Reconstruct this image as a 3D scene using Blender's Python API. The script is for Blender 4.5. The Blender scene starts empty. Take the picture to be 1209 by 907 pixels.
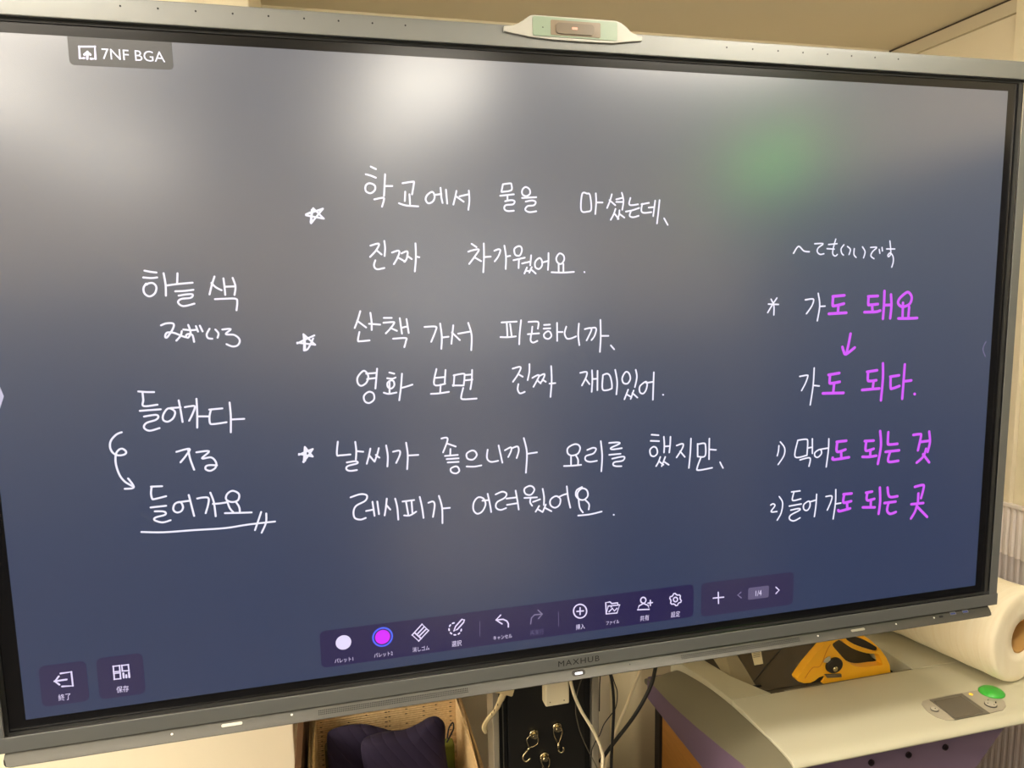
import bpy, bmesh, math, random
from mathutils import Vector, Matrix
random.seed(7)
S = bpy.context.scene
COL = S.collection

# ------------------------------------------------------------------ camera
CAMP = Vector((-0.37854, -1.10355, 1.64781))
RIGHT = Vector((0.96971, -0.24352, -0.018688))
UP = Vector((0.049405, 0.120648, 0.991465))
BACK = RIGHT.cross(UP).normalized()
FPX = 858.0
cd = bpy.data.cameras.new('camera'); cam = bpy.data.objects.new('camera', cd); COL.objects.link(cam)
cd.sensor_width = 36.0; cd.lens = FPX / 1209.0 * 36.0; cd.clip_start = 0.02
m = Matrix((RIGHT, UP, BACK)).transposed().to_4x4(); m.translation = CAMP
cam.matrix_world = m
S.camera = cam

# ------------------------------------------------------------------ world, light, exposure
w = bpy.data.worlds.new('world'); S.world = w; w.use_nodes = True
w.node_tree.nodes['Background'].inputs[0].default_value = (1.0, 0.86, 0.66, 1)
w.node_tree.nodes['Background'].inputs[1].default_value = 0.15
S.view_settings.view_transform = 'Standard'; S.view_settings.look = 'None'
S.view_settings.exposure = 0.28; S.view_settings.gamma = 1.0; S.view_settings.use_curve_mapping = False
S.cycles.use_denoising = True
S.cycles.max_bounces = 7
LAMP_WARM = (1.0, 0.91, 0.77)
LAMP_POWER = 24.0      # emission of the ceiling panels
CEIL = 2.40; XR = 1.456; XL = -5.3; YB = 1.02; YF = -3.9

# ------------------------------------------------------------------ helpers
def ray(u, v):
    return RIGHT * ((u - 604.5) / FPX) - UP * ((v - 453.5) / FPX) - BACK
def at(u, v, x=None, y=None, z=None):
    """point of a real plane of the room (x=, y= or z=) seen at a pixel of the photograph"""
    d = ray(u, v)
    if x is not None: t = (x - CAMP.x) / d.x
    elif y is not None: t = (y - CAMP.y) / d.y
    else: t = (z - CAMP.z) / d.z
    return CAMP + d * t

def s2l(c):
    return tuple(((v / 255.0) / 12.92 if v / 255.0 <= .04045 else ((v / 255.0 + .055) / 1.055) ** 2.4) for v in c)
MATS = {}
def mat(name, rgb, rough=.5, metal=0.0, noise=0.0, nscale=40.0, bump=0.0, bscale=200.0, emit=None, estr=1.0, spec=.5, stretch=None, coat=0.0):
    if name in MATS: return MATS[name]
    M = bpy.data.materials.new(name); M.use_nodes = True
    nt = M.node_tree; b = nt.nodes['Principled BSDF']
    col = s2l(rgb)
    b.inputs['Base Color'].default_value = (*col, 1)
    b.inputs['Roughness'].default_value = rough; b.inputs['Metallic'].default_value = metal
    b.inputs['Specular IOR Level'].default_value = spec
    b.inputs['Coat Weight'].default_value = coat
    tc = nt.nodes.new('ShaderNodeTexCoord'); mp = nt.nodes.new('ShaderNodeMapping')
    nt.links.new(tc.outputs['Object'], mp.inputs[0])
    if stretch: mp.inputs['Scale'].default_value = stretch
    if noise:
        n = nt.nodes.new('ShaderNodeTexNoise'); n.inputs['Scale'].default_value = nscale; n.inputs['Detail'].default_value = 4
        nt.links.new(mp.outputs[0], n.inputs['Vector'])
        mx = nt.nodes.new('ShaderNodeMix'); mx.data_type = 'RGBA'
        mx.inputs[6].default_value = (*[c * (1 - noise) for c in col], 1)
        mx.inputs[7].default_value = (*[min(1, c * (1 + noise)) for c in col], 1)
        nt.links.new(n.outputs[0], mx.inputs[0]); nt.links.new(mx.outputs[2], b.inputs['Base Color'])
    if bump:
        n2 = nt.nodes.new('ShaderNodeTexNoise'); n2.inputs['Scale'].default_value = bscale; n2.inputs['Detail'].default_value = 3
        nt.links.new(mp.outputs[0], n2.inputs['Vector'])
        bp = nt.nodes.new('ShaderNodeBump'); bp.inputs['Strength'].default_value = bump; bp.inputs['Distance'].default_value = .002
        nt.links.new(n2.outputs[0], bp.inputs['Height']); nt.links.new(bp.outputs[0], b.inputs['Normal'])
    if emit:
        b.inputs['Emission Color'].default_value = (*emit, 1); b.inputs['Emission Strength'].default_value = estr
    MATS[name] = M
    return M

def link(name, bm, M, parent=None, smooth=False, bevel=0.0, kind=None, label=None, segs=2):
    me = bpy.data.meshes.new(name)
    bmesh.ops.recalc_face_normals(bm, faces=bm.faces)
    bm.to_mesh(me); bm.free()
    for mm in (M if isinstance(M, list) else [M]): me.materials.append(mm)
    if smooth:
        for p in me.polygons: p.use_smooth = True
    o = bpy.data.objects.new(name, me); COL.objects.link(o)
    if parent is not None:
        o.parent = parent
        inv = Vector(parent['wpos'])
        o.location = -inv
    if bevel:
        bv = o.modifiers.new('bevel', 'BEVEL'); bv.width = bevel; bv.segments = segs; bv.limit_method = 'ANGLE'
        bv.harden_normals = False
        for p in me.polygons: p.use_smooth = True
        wn = o.modifiers.new('wn', 'WEIGHTED_NORMAL')
    if kind: o['kind'] = kind
    if label: o['label'] = label
    o['wpos'] = (0.0, 0.0, 0.0)
    return o
def thing(name, label, cat, loc, group=None):
    o = bpy.data.objects.new(name, None); COL.objects.link(o)
    o.location = loc; o.empty_display_size = .05
    o['wpos'] = tuple(loc); o['label'] = label; o['category'] = cat
    if group: o['group'] = group
    return o
def tag(o, label, cat, group=None):
    o['label'] = label; o['category'] = cat
    if group: o['group'] = group
    return o

def box(bm, x0, x1, y0, y1, z0, z1):
    v = [bm.verts.new(p) for p in ((x0,y0,z0),(x1,y0,z0),(x1,y1,z0),(x0,y1,z0),(x0,y0,z1),(x1,y0,z1),(x1,y1,z1),(x0,y1,z1))]
    for f in ((0,3,2,1),(4,5,6,7),(0,1,5,4),(1,2,6,5),(2,3,7,6),(3,0,4,7)): bm.faces.new([v[i] for i in f])
    return bm
def nb(): return bmesh.new()
def bx(*a): return box(nb(), *a)
def prism(bm, pts, vec):
    """closed polygon (3D points) extruded by vec"""
    a = [bm.verts.new(p) for p in pts]; b = [bm.verts.new(Vector(p) + Vector(vec)) for p in pts]
    n = len(pts)
    bm.faces.new(a); bm.faces.new(b[::-1])
    for i in range(n): bm.faces.new((a[i], b[i], b[(i+1) % n], a[(i+1) % n]))
    return bm
def tube(bm, pts, r, seg=10, closed=False, flat=1.0, axis=None):
    pts = [Vector(p) for p in pts]; n = len(pts); rings = []
    prev = None
    for i, p in enumerate(pts):
        if closed: t = pts[(i+1) % n] - pts[i-1]
        else: t = pts[min(i+1, n-1)] - pts[max(i-1, 0)]
        t.normalize()
        ref = Vector(axis) if axis else (prev if prev is not None else (Vector((0,1,0)) if abs(t.y) < .9 else Vector((1,0,0))))
        a = (ref - t * ref.dot(t)).normalized(); prev = a
        b = t.cross(a)
        rr = r[i] if isinstance(r, (list, tuple)) else r
        rings.append([bm.verts.new(p + a * math.cos(k*2*math.pi/seg) * rr * flat + b * math.sin(k*2*math.pi/seg) * rr) for k in range(seg)])
    m_ = n if closed else n - 1
    for i in range(m_):
        A, B = rings[i], rings[(i+1) % n]
        for k in range(seg): bm.faces.new((A[k], A[(k+1) % seg], B[(k+1) % seg], B[k]))
    if not closed:
        bm.faces.new(rings[0][::-1]); bm.faces.new(rings[-1])
    return bm
def smooth_path(pts, sub=5, closed=False):
    pts = [Vector(p) for p in pts]
    if len(pts) < 3: return pts
    out = []; n = len(pts)
    rng = range(n if closed else n - 1)
    for i in rng:
        p1, p2 = pts[i], pts[(i+1) % n]
        p0 = pts[i-1] if (i > 0 or closed) else p1
        p3 = pts[(i+2) % n] if (i+2 < n or closed) else p2
        for k in range(sub):
            t = k / sub
            out.append(.5 * ((2*p1) + (p2-p0)*t + (2*p0-5*p1+4*p2-p3)*t*t + (3*p1-p0-3*p2+p3)*t**3))
    if not closed: out.append(pts[-1])
    return out
def lathe(bm, prof, c, d, seg=32, ref=(0,0,1)):
    """prof = [(radius, distance along d)], around axis d from c"""
    c = Vector(c); d = Vector(d).normalized(); a = (Vector(ref) - d * Vector(ref).dot(d)).normalized(); b = d.cross(a)
    rings = []
    for r, h in prof:
        if r < 1e-6: rings.append([bm.verts.new(c + d*h)])
        else: rings.append([bm.verts.new(c + d*h + (a*math.cos(k*2*math.pi/seg) + b*math.sin(k*2*math.pi/seg))*r) for k in range(seg)])
    for A, B in zip(rings, rings[1:]):
        if len(A) == 1 and len(B) == 1: continue
        for k in range(seg):
            k2 = (k+1) % seg
            if len(A) == 1: bm.faces.new((A[0], B[k2], B[k]))
            elif len(B) == 1: bm.faces.new((A[k], A[k2], B[0]))
            else: bm.faces.new((A[k], A[k2], B[k2], B[k]))
    return bm
def rrect(x0, x1, z0, z1, r, n=6):
    out = []
    for cx, cz, a0 in ((x1-r, z1-r, 0), (x0+r, z1-r, 90), (x0+r, z0+r, 180), (x1-r, z0+r, 270)):
        for k in range(n+1):
            a = math.radians(a0 + 90*k/n); out.append((cx + r*math.cos(a), cz + r*math.sin(a)))
    return out

# ------------------------------------------------------------------ materials
WALL = mat('wall_paint', (234, 224, 200), .85, noise=.03, nscale=3, bump=.25, bscale=350)
WALL_LIT = mat('wall_paint_lit', (240, 230, 204), .85, noise=.03, nscale=3, bump=.25, bscale=350)  # wall colour lightened for the walls that more light falls on
CEILM = mat('ceiling_board', (232, 222, 200), .9, noise=.03, nscale=2, bump=.2, bscale=300)
TRIM = mat('trim_vinyl', (206, 196, 172), .6)
FLOORM = mat('floor_vinyl', (58, 56, 56), .55, noise=.15, nscale=6)
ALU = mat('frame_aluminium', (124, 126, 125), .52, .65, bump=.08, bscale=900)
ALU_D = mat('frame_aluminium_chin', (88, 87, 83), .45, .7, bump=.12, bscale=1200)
ALU_CAM = mat('camera_housing', (176, 175, 168), .5, .2)
CHROME = mat('polished_lip', (225, 225, 222), .12, 1.0)
BLACK = mat('matte_black', (10, 10, 10), .7)
BLACKG = mat('black_plastic', (16, 15, 14), .4)
WHITEP = mat('cream_plastic', (236, 224, 194), .4)
BRASS = mat('nickel', (190, 176, 140), .25, 1.0)

# ------------------------------------------------------------------ the room
def struct(name, bm, M, parent=None, **k):
    return link(name, bm, M, parent, kind='structure', **k)
struct('floor', bx(XL-.1, XR+.1, YF-.1, YB+.1, -.1, 0), FLOORM)
struct('ceiling', bx(XL-.1, XR+.1, YF-.1, YB+.1, CEIL, CEIL+.1), CEILM)
struct('wall_back', bx(XL-.1, XR+.1, YB, YB+.1, 0, CEIL), WALL)
struct('wall_right', bx(XR, XR+.1, YF, YB, 0, CEIL), WALL)
struct('wall_left', bx(XL-.1, XL, YF, YB, 0, CEIL), WALL)
struct('wall_front', bx(XL-.1, XR+.1, YF-.1, YF, 0, CEIL), WALL)
# boxed-out wall left of the recess
struct('wall_recess_left', bx(XL, -.510, .60, YB, 0, CEIL), WALL_LIT, bevel=.004)
# right-hand wall: nearer part stands 15 mm proud
struct('wall_right_panel', bx(XR-.015, XR, -.05, .556, 0, CEIL), WALL_LIT)
struct('trim_1', bx(XR-.014, XR, .556, YB-.012, CEIL-.042, CEIL-.006), TRIM)
struct('gap_shade_strip', bx(XR-.012, XR, .556, YB, CEIL-.006, CEIL), mat('shadow_gap', (70, 60, 48), .9))  # dark strip filling the gap above the trim, painted as its shade
struct('trim_3', bx(XR-.03, XR-.015, .462, .510, 1.03, 2.2), WALL, bevel=.002)
struct('trim_4', bx(XR-.022, XR-.015, .510, .516, 1.03, 2.2), mat('brown_joint', (120, 90, 55), .8))
struct('trim_5', bx(XL, XR-.02, YB-.010, YB, CEIL-.022, CEIL), WALL_LIT)
# dark door on the right wall, beside the board on the viewer's side (seen mirrored in the screen)
d1 = struct('door_1', bx(XR-.03, XR, -1.80, -.35, 0, 2.02), mat('door_slate', (26, 28, 38), .6))

# lamps: dim ones mirror in the screen; large panels and strips are added fill
PANEL = mat('fill_lamp_diffuser', (255, 240, 215), .5, emit=LAMP_WARM, estr=LAMP_POWER)
PANEL_DIM = mat('lamp_diffuser_dim', (255, 240, 215), .5, emit=(1.0, .93, .80), estr=LAMP_POWER*.42)
def lamp(x, y, sx, sy, label, PANEL=PANEL):
    t = thing('ceiling_lamp', label, 'lamp', (x, y, CEIL))
    bm = nb()
    for a in ((x-sx-.02, x-sx, y-sy-.02, y+sy+.02), (x+sx, x+sx+.02, y-sy-.02, y+sy+.02), (x-sx, x+sx, y-sy-.02, y-sy), (x-sx, x+sx, y+sy, y+sy+.02)):
        box(bm, *a, CEIL-.02, CEIL-.001)
    link('frame', bm, TRIM, t)
    link('diffuser', bx(x-sx+.001, x+sx-.001, y-sy+.001, y+sy-.001, CEIL-.085, CEIL-.004), PANEL, t)
lamp(-.02, -1.46, .15, .25, 'square warm ceiling light panel behind the viewer, nearest the display', PANEL_DIM)
lamp(-1.46, -1.72, .15, .22, 'warm ceiling light panel behind the viewer on the far left', PANEL_DIM)
lamp(-.12, -2.34, .12, .12, 'small warm ceiling light behind the viewer, between the larger panels', PANEL_DIM)
lamp(-1.33, -2.85, .19, .20, 'warm ceiling light panel at the rear left of the room', PANEL_DIM)
lamp(-3.0, -.70, .60, .45, 'large warm fill light panel, added unseen in the left part of the room, nearest the display wall')  # unseen large panels, added to light the left wall and ceiling
lamp(-3.7, -2.20, .60, .45, 'large warm fill light panel, added unseen in the left part of the room, further back')
lamp(-4.6, -.90, .45, .60, 'large warm fill light panel, added unseen at the far left of the room')
lamp(.60, -.62, .28, .12, 'long warm fill light strip, added unseen just in front of the display, above the viewer')  # unseen strips, added as fill for the printer and walls
lamp(-1.0, -.62, .25, .12, 'long warm fill light strip, added unseen left of the display, above the viewer')
ex = thing('exit_sign', 'green lit sign box high on the right wall', 'sign', (XR-.03, -1.62, 2.15))
link('case', bx(XR-.05, XR, -1.84, -1.40, 2.04, 2.26), WHITEP, ex)
link('lit_face', bx(XR-.054, XR-.0502, -1.82, -1.42, 2.06, 2.24), mat('green_lit', (60, 200, 60), .5, emit=(.22, .95, .10), estr=3.8), ex)
# white cabinet, unseen, added for a pale patch mirrored low in the screen
wc = thing('reflected_cabinet', 'white drawer cabinet added unseen behind the viewer, mirrored pale in the screen', 'cabinet', (.35, -2.75, 0))
WCM = mat('cabinet_white', (236, 232, 222), .5)
link('carcass', bx(-.05, .75, -3.05, -2.50, 0, .74), WCM, wc, bevel=.004)
for k in range(3):
    for q in (0, 1):
        d = link('drawer', bx(-.04+q*.40, .34+q*.40, -2.4995, -2.482, .04+k*.23, .25+k*.23), WCM, wc, bevel=.002)
        link('handle', bx(.10+q*.40, .20+q*.40, -2.4815, -2.470, .14+k*.23, .152+k*.23), ALU, d)
# added glowing window and blind behind the viewer, brightens the screen's mirrored middle
w1 = struct('fill_window_1', bx(-.15, 1.30, YF, YF+.03, 1.22, 2.16), TRIM)
for k in range(22):
    z = 1.26+k*.04
    link('fill_slat', bx(-.12, 1.27, YF+.031, YF+.036, z, z+.036), mat('fill_slat_glow', (235, 232, 225), .7, emit=(1.0, .97, .90), estr=1.0), w1)
def dark_cupboard(x0, x1, y0, y1, h, label, doors):  # unseen cupboards, added to darken the screen's lower reflections
    M = mat('cupboard_slate', (40, 42, 52), .7)
    t = thing('darkening_cupboard', label, 'cupboard', ((x0+x1)/2, (y0+y1)/2, 0))
    link('carcass', bx(x0, x1, y0, y1, 0, h), M, t, bevel=.004)
    for k in range(doors):
        if x1-x0 > y1-y0: a = x0+(x1-x0)*k/doors; link('door', bx(a+.01, a+(x1-x0)/doors-.01, y1+.001, y1+.02, .06, h-.02), M, t)
        else: a = y0+(y1-y0)*k/doors; link('door', bx(x0-.02, x0-.001, a+.01, a+(y1-y0)/doors-.01, .06, h-.02), M, t)
dark_cupboard(-4.6, -1.30, YF+.01, YF+.42, 1.72, 'tall dark cupboard, added unseen, along the wall behind the viewer on the left', 6)
dark_cupboard(-1.25, .05, YF+.01, YF+.42, 1.15, 'low dark cupboard, added unseen, along the wall behind the viewer', 5)
dark_cupboard(XR-.42, XR-.01, -3.8, -1.95, 1.45, 'dark cupboard, added unseen, on the right wall behind the viewer', 4)
# ------------------------------------------------------------------ the interactive display
GY = 0.0
disp = thing('interactive_display', 'large wall sized touch display with handwritten Korean notes, in grey aluminium frame', 'display', (0, .04, .983))
# screen material: dark blue page, gives off its own light; slightly rough anti-glare surface mirrors the room
def screen_mat(name, lo, hi, rough, spec, grad=True):
    M = bpy.data.materials.new(name); M.use_nodes = True; nt = M.node_tree; b = nt.nodes['Principled BSDF']
    b.inputs['Base Color'].default_value = (.004, .004, .005, 1); b.inputs['Roughness'].default_value = rough
    if spec > 1: b.inputs['IOR'].default_value = spec
    else: b.inputs['Specular IOR Level'].default_value = spec
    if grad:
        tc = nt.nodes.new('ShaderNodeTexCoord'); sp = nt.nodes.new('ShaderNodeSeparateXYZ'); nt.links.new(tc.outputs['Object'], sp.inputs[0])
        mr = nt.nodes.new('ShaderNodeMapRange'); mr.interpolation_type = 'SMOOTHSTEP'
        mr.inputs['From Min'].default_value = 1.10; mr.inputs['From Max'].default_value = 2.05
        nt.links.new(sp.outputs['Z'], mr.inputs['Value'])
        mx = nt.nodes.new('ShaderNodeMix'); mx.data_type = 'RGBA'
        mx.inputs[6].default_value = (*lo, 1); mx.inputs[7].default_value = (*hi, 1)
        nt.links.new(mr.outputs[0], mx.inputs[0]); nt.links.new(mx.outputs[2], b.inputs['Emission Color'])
    else:
        b.inputs['Emission Color'].default_value = (*lo, 1)
    b.inputs['Emission Strength'].default_value = 1.0
    return M
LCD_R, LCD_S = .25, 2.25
LCD = screen_mat('lcd_page', (.022, .034, .080), (.075, .088, .118), LCD_R, LCD_S)  # page glow graded upward, standing in for part of the room's reflection
def ink(name, rgb, k=1.0):
    return screen_mat(name, tuple(c * k for c in s2l(rgb)), None, LCD_R, LCD_S, False)
BEZEL = screen_mat('bezel_glass', (0, 0, 0), None, .22, .40, False)
AX, AZ0, AZ1 = .8246, 1.0548, 1.9848
GX, GZ0, GZ1 = .851, 1.0365, 2.0035
# black border under the glass: four strips around the lit picture
bm = nb()
box(bm, -GX, GX, GY, GY+.012, AZ1, GZ1); box(bm, -GX, GX, GY, GY+.012, GZ0, AZ0)
box(bm, -GX, -AX, GY, GY+.012, AZ0, AZ1); box(bm, AX, GX, GY, GY+.012, AZ0, AZ1)
link('black_border', bm, BEZEL, disp)
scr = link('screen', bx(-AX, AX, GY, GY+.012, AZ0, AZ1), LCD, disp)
# rubber gasket between glass and frame
g = .0048; bm = nb()
box(bm, -GX, GX, -.002, .0-.0001, GZ1-g, GZ1); box(bm, -GX, GX, -.002, -.0001, GZ0, GZ0+.003)
box(bm, -GX, -GX+g, -.002, -.0001, GZ0+.003, GZ1-g); box(bm, GX-g, GX, -.002, -.0001, GZ0+.003, GZ1-g)
link('gasket', bm, BLACK, disp)
link('back_case', bx(-.862, .862, .0125, .085, .99, 2.028), mat('case_dark', (60, 60, 60), .6, .3), disp, bevel=.01)
FX = .8715; FY = -.009; TZ = 2.0345
# frame rails: profile (y,z) prisms
top = [(-GX-.001, 0)]
def rail_x(name, prof, x0, x1, M, **k):
    bm = nb(); prism(bm, [(x0, y, z) for y, z in prof], (x1-x0, 0, 0)); return link(name, bm, M, disp, **k)
ft = rail_x('frame_top', [(0, GZ1), (FY+.001, GZ1), (FY, GZ1+.001), (FY, TZ-.0085), (FY+.0014, TZ), (.04, TZ), (.04, GZ1)], -FX, FX, ALU, bevel=.0007)
def rail_z(name, s):
    bm = nb(); xi, xo = GX*s, FX*s
    prism(bm, [(xi, 0, GZ0), (xi, FY, GZ0), (xo-.003*s, FY, GZ0), (xo, FY+.003, GZ0), (xo, .04, GZ0), (xi, .04, GZ0)], (0, 0, GZ1-GZ0)); link(name, bm, ALU, disp, bevel=.0007)
    bm = nb(); box(bm, min(xi, xi-.0012*s), max(xi, xi-.0012*s), FY+.0005, -.0021, GZ0, GZ1); link('polished_lip', bm, CHROME, disp, label='thin chrome lip along the inside of the frame')
rail_z('frame_side', -1); rail_z('frame_side', 1)
fb = rail_x('frame_bottom', [(0, GZ0), (FY+.0008, GZ0), (FY, GZ0-.0008), (FY, 1.0135), (FY+.003, 1.0120), (.04, 1.0120), (.04, GZ0)], -FX, FX, ALU, bevel=.0006)
bm = nb(); box(bm, -GX, GX, FY+.0005, -.0022, GZ0, GZ0+.0009); link('polished_lip', bm, CHROME, disp)
# chin: slopes outward below the crease
CH = [(FY+.004, 1.0119), (FY+.0025, 1.0100), (FY+.0005, 1.0075), (FY-.0025, 1.0040), (FY-.0060, 1.0005), (FY-.0095, .9980), (-.0185, .9970), (-.0165, .9960), (.06, .9960), (.06, 1.0119)]
bm = nb(); ends = [.8525, .8535, .8535, .8535, .852, .848, .843, .840, .840, .8535]
A = [bm.verts.new((-e, y, z)) for (y, z), e in zip(CH, ends)]; B = [bm.verts.new((e, y, z)) for (y, z), e in zip(CH, ends)]
bm.faces.new(A); bm.faces.new(B[::-1])
for i in range(len(A)): bm.faces.new((A[i], B[i], B[(i+1) % len(A)], A[(i+1) % len(A)]))
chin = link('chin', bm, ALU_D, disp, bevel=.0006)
def chin_pt(u, v):
    """point and normal of the curved chin face seen at a pixel"""
    r = ray(u, v); best = None
    for k in range(5):
        a = Vector((0, *CH[k])); b = Vector((0, *CH[k+1])); n = Vector((0, -(a.z-b.z), -(a.y-b.y)*-1)).normalized()
        n = Vector((0, -(a.z-b.z), (a.y-b.y))).normalized()
        t = (a - CAMP).dot(n) / r.dot(n); p = CAMP + r * t
        e = 0 if b.z <= p.z <= a.z else min(abs(p.z-a.z), abs(p.z-b.z))
        if best is None or e < best[0]: best = (e, p, n, (a-b).normalized())
    return best[1], best[2], best[3]
def on_chin(name, u, v, w_, h_, t_, M, label=None, r=None, kind=None):
    p, n, CHD = chin_pt(u, v); bm = nb(); X = Vector((1, 0, 0))
    pts = [p + X*a + CHD*b - n*.0006 for a, b in rrect(-w_/2, w_/2, -h_/2, h_/2, min(w_, h_)*.49 if r is None else r, 5)]
    prism(bm, pts, n*(t_+.0006)); return link(name, bm, M, chin, label=label, kind=kind)
# speaker perforations
for (u0, v0, u1, v1, n_) in ((376.7, 841.8, 551.8, 815.3, 84), (804.8, 776.2, 943.3, 755.4, 84)):
    p0, n, CHD = chin_pt(u0, v0); p1 = chin_pt(u1, v1)[0]; zc, n, CHD = chin_pt((u0+u1)/2, (v0+v1)/2)
    bm = nb()
    for i in range(n_):
        for j in (-1, 0, 1):
            c = Vector((p0.x + (p1.x-p0.x)*i/(n_-1), zc.y, zc.z)) + CHD*(j*.0027) + n*(.0002 + .0004*abs(j))
            bm.faces.new([bm.verts.new(c + Vector((1,0,0))*.00100*math.cos(k*math.pi/3) + CHD*.00105*math.sin(k*math.pi/3)) for k in range(6)])
    link('speaker_perforations', bm, BLACK, chin, kind='stuff')
BTN = mat('button_metal', (205, 203, 195), .3, .9)
on_chin('button', 273.9, 855.6, .030, .0045, .0008, BTN)
on_chin('button', 1012.8, 743.9, .030, .0042, .0008, BTN)
on_chin('button', 683, 794.6, .024, .0095, .0005, mat('button_well', (48, 46, 44), .35, .6), label='dark power button ringed in chrome')
on_chin('button_light', 683.2, 795.2, .0135, .0036, .0012, mat('button_glow', (240, 238, 255), .3, emit=(.9, .88, 1.0), estr=.9))
WH = mat('print_white', (225, 222, 214), .6)
for u, v in ((203, 867), (344.5, 844.2), (965.7, 751), (1058, 737), (1102.8, 729.6)):
    on_chin('indicator_mark', u, v, .0035, .0030, .0003, WH)
on_chin('pinhole', 743.7, 784.6, .0022, .0022, .0002, BLACK)
on_chin('usb_c_port', 1111, 728.3, .0095, .0040, .0003, BLACK)
for u, v in ((1125, 724.2), (1139.5, 722.0)):
    on_chin('usb_port', u, v, .0135, .0060, .0003, mat('port_grey', (150, 152, 158), .3, .8), r=.0006)
    on_chin('usb_tongue', u, v+.5, .0110, .0028, .0006, mat('usb_blue', (60, 74, 140), .4), r=.0004)
# microphones along the top rail
for u, v in ((142, 8.2), (186.5, 10.9), (231, 13.8), (274.7, 16.4), (317, 19.6), (359, 22.2), (399.7, 25), (439.7, 27.8), (478.6, 30.4),
             (858, 56.6), (888.6, 58.7), (918.6, 60.9), (948, 63), (977, 65), (1005.4, 67), (1033, 69), (1060.5, 70.9)):
    p = at(u, v, y=FY); bm = nb()
    lathe(bm, [(0, 0), (.0013, 0), (.0013, .0006), (0, .0006)], (p.x, FY+.0002, 2.0235), (0, -1, 0), 10)
    link('microphone_hole', bm, BLACK, ft)
# camera hump
def ypoly(px, y): return [at(u, v, y=y) for u, v in px]
cy = FY-.004
hump = [(595.2, 30.3), (595, 36.8), (606, 39.2), (625.7, 43.5), (654, 47), (685, 49.2), (724, 51.2), (746, 49.2), (758.5, 48.3), (758.5, 42.4), (753, 41.4), (746, 38.3), (739, 30.8), (733, 26.4), (727.7, 24.3), (630, 17.1), (625.7, 17.9), (618, 23.4), (612, 27), (605, 29.6)]
bm = nb(); prism(bm, ypoly(hump, cy), (0, .04, 0)); hp = link('camera_housing', bm, ALU_CAM, disp, bevel=.0012)
def cpanel(name, c4, y, r, t_, M, parent, label=None):
    P = ypoly(c4, y); x0 = (P[0].x+P[3].x)/2; x1 = (P[1].x+P[2].x)/2; z1 = (P[0].z+P[1].z)/2; z0 = (P[2].z+P[3].z)/2
    bm = nb(); prism(bm, [(a, y, b) for a, b in rrect(x0, x1, z0, z1, r)], (0, t_, 0)); return link(name, bm, M, parent, label=label)
cpanel('camera_panel', [(629, 19.3), (729, 25.4), (729, 48), (629, 41.6)], cy-.0012, .003, .0013, mat('panel_mint', (140, 158, 138), .3), hp, 'pale green glossy panel')
cpanel('camera_window', [(650.3, 23.3), (709, 27.1), (709, 44.8), (650.3, 41.0)], cy-.0018, .002, .0007, mat('window_taupe', (140, 126, 108), .2), hp)
cpanel('lens_slot', [(656.5, 26.2), (701.7, 29.4), (701.7, 42), (656.5, 39)], cy-.0036, .0052, .0018, mat('slot_taupe', (118, 106, 90), .25), hp)
cpanel('lens', [(675.5, 32), (682, 32.4), (682, 35.2), (675.5, 34.8)], cy-.0040, .001, .0006, mat('pink_spot_glow', (236, 160, 140), .3, emit=(.8, .35, .25), estr=.25), hp)  # small reddish spot in the camera window, its glow added as emission
p = at(641, 32, y=cy-.0015); bm = nb(); lathe(bm, [(0, 0), (.0009, 0), (.0009, .0004), (0, .0004)], (p.x, cy-.001, p.z), (0, -1, 0), 10); link('camera_microphone', bm, BLACK, hp)

# text helper ------------------------------------------------------
def text_mesh(name, s, width, cx, cz, y, M, parent, bold=0.0, height=None, label=None, tall=1.0):
    c = bpy.data.curves.new('t', 'FONT'); c.body = s; c.size = 1.0; c.resolution_u = 3; c.offset = bold
    if len(s) == 6 and s.isupper() and s.isalpha(): c.space_character = 1.18
    o = bpy.data.objects.new('t', c); COL.objects.link(o)
    bpy.context.view_layer.update()
    me = bpy.data.meshes.new_from_object(o.evaluated_get(bpy.context.evaluated_depsgraph_get()))
    bpy.data.objects.remove(o)
    xs = [v.co.x for v in me.vertices]; ys = [v.co.y for v in me.vertices]
    if not xs: return None
    sx = width / (max(xs)-min(xs)); sz = sx*tall if height is None else height / (max(ys)-min(ys))
    mx, my = (max(xs)+min(xs))/2, (max(ys)+min(ys))/2
    for v in me.vertices: v.co = Vector((cx + (v.co.x-mx)*sx, y, cz + (v.co.y-my)*sz))
    me.name = name; me.materials.clear(); me.materials.append(M)
    ob = bpy.data.objects.new(name, me); COL.objects.link(ob); ob.parent = parent
    ob.location = -Vector(parent['wpos'])
    if label: ob['label'] = label
    ob['wpos'] = (0., 0., 0.)
    return ob
pa, pb = at(659.2, 788.5, y=FY), at(707.6, 776.5, y=FY)
text_mesh('logo_lettering', 'MAXHUB', pb.x-pa.x, (pa.x+pb.x)/2, 1.0248, FY-.0003, mat('logo_dark', (14, 12, 10), .5), fb, bold=0.0, height=.0100, label='dark capital letters MAXHUB')

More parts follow.
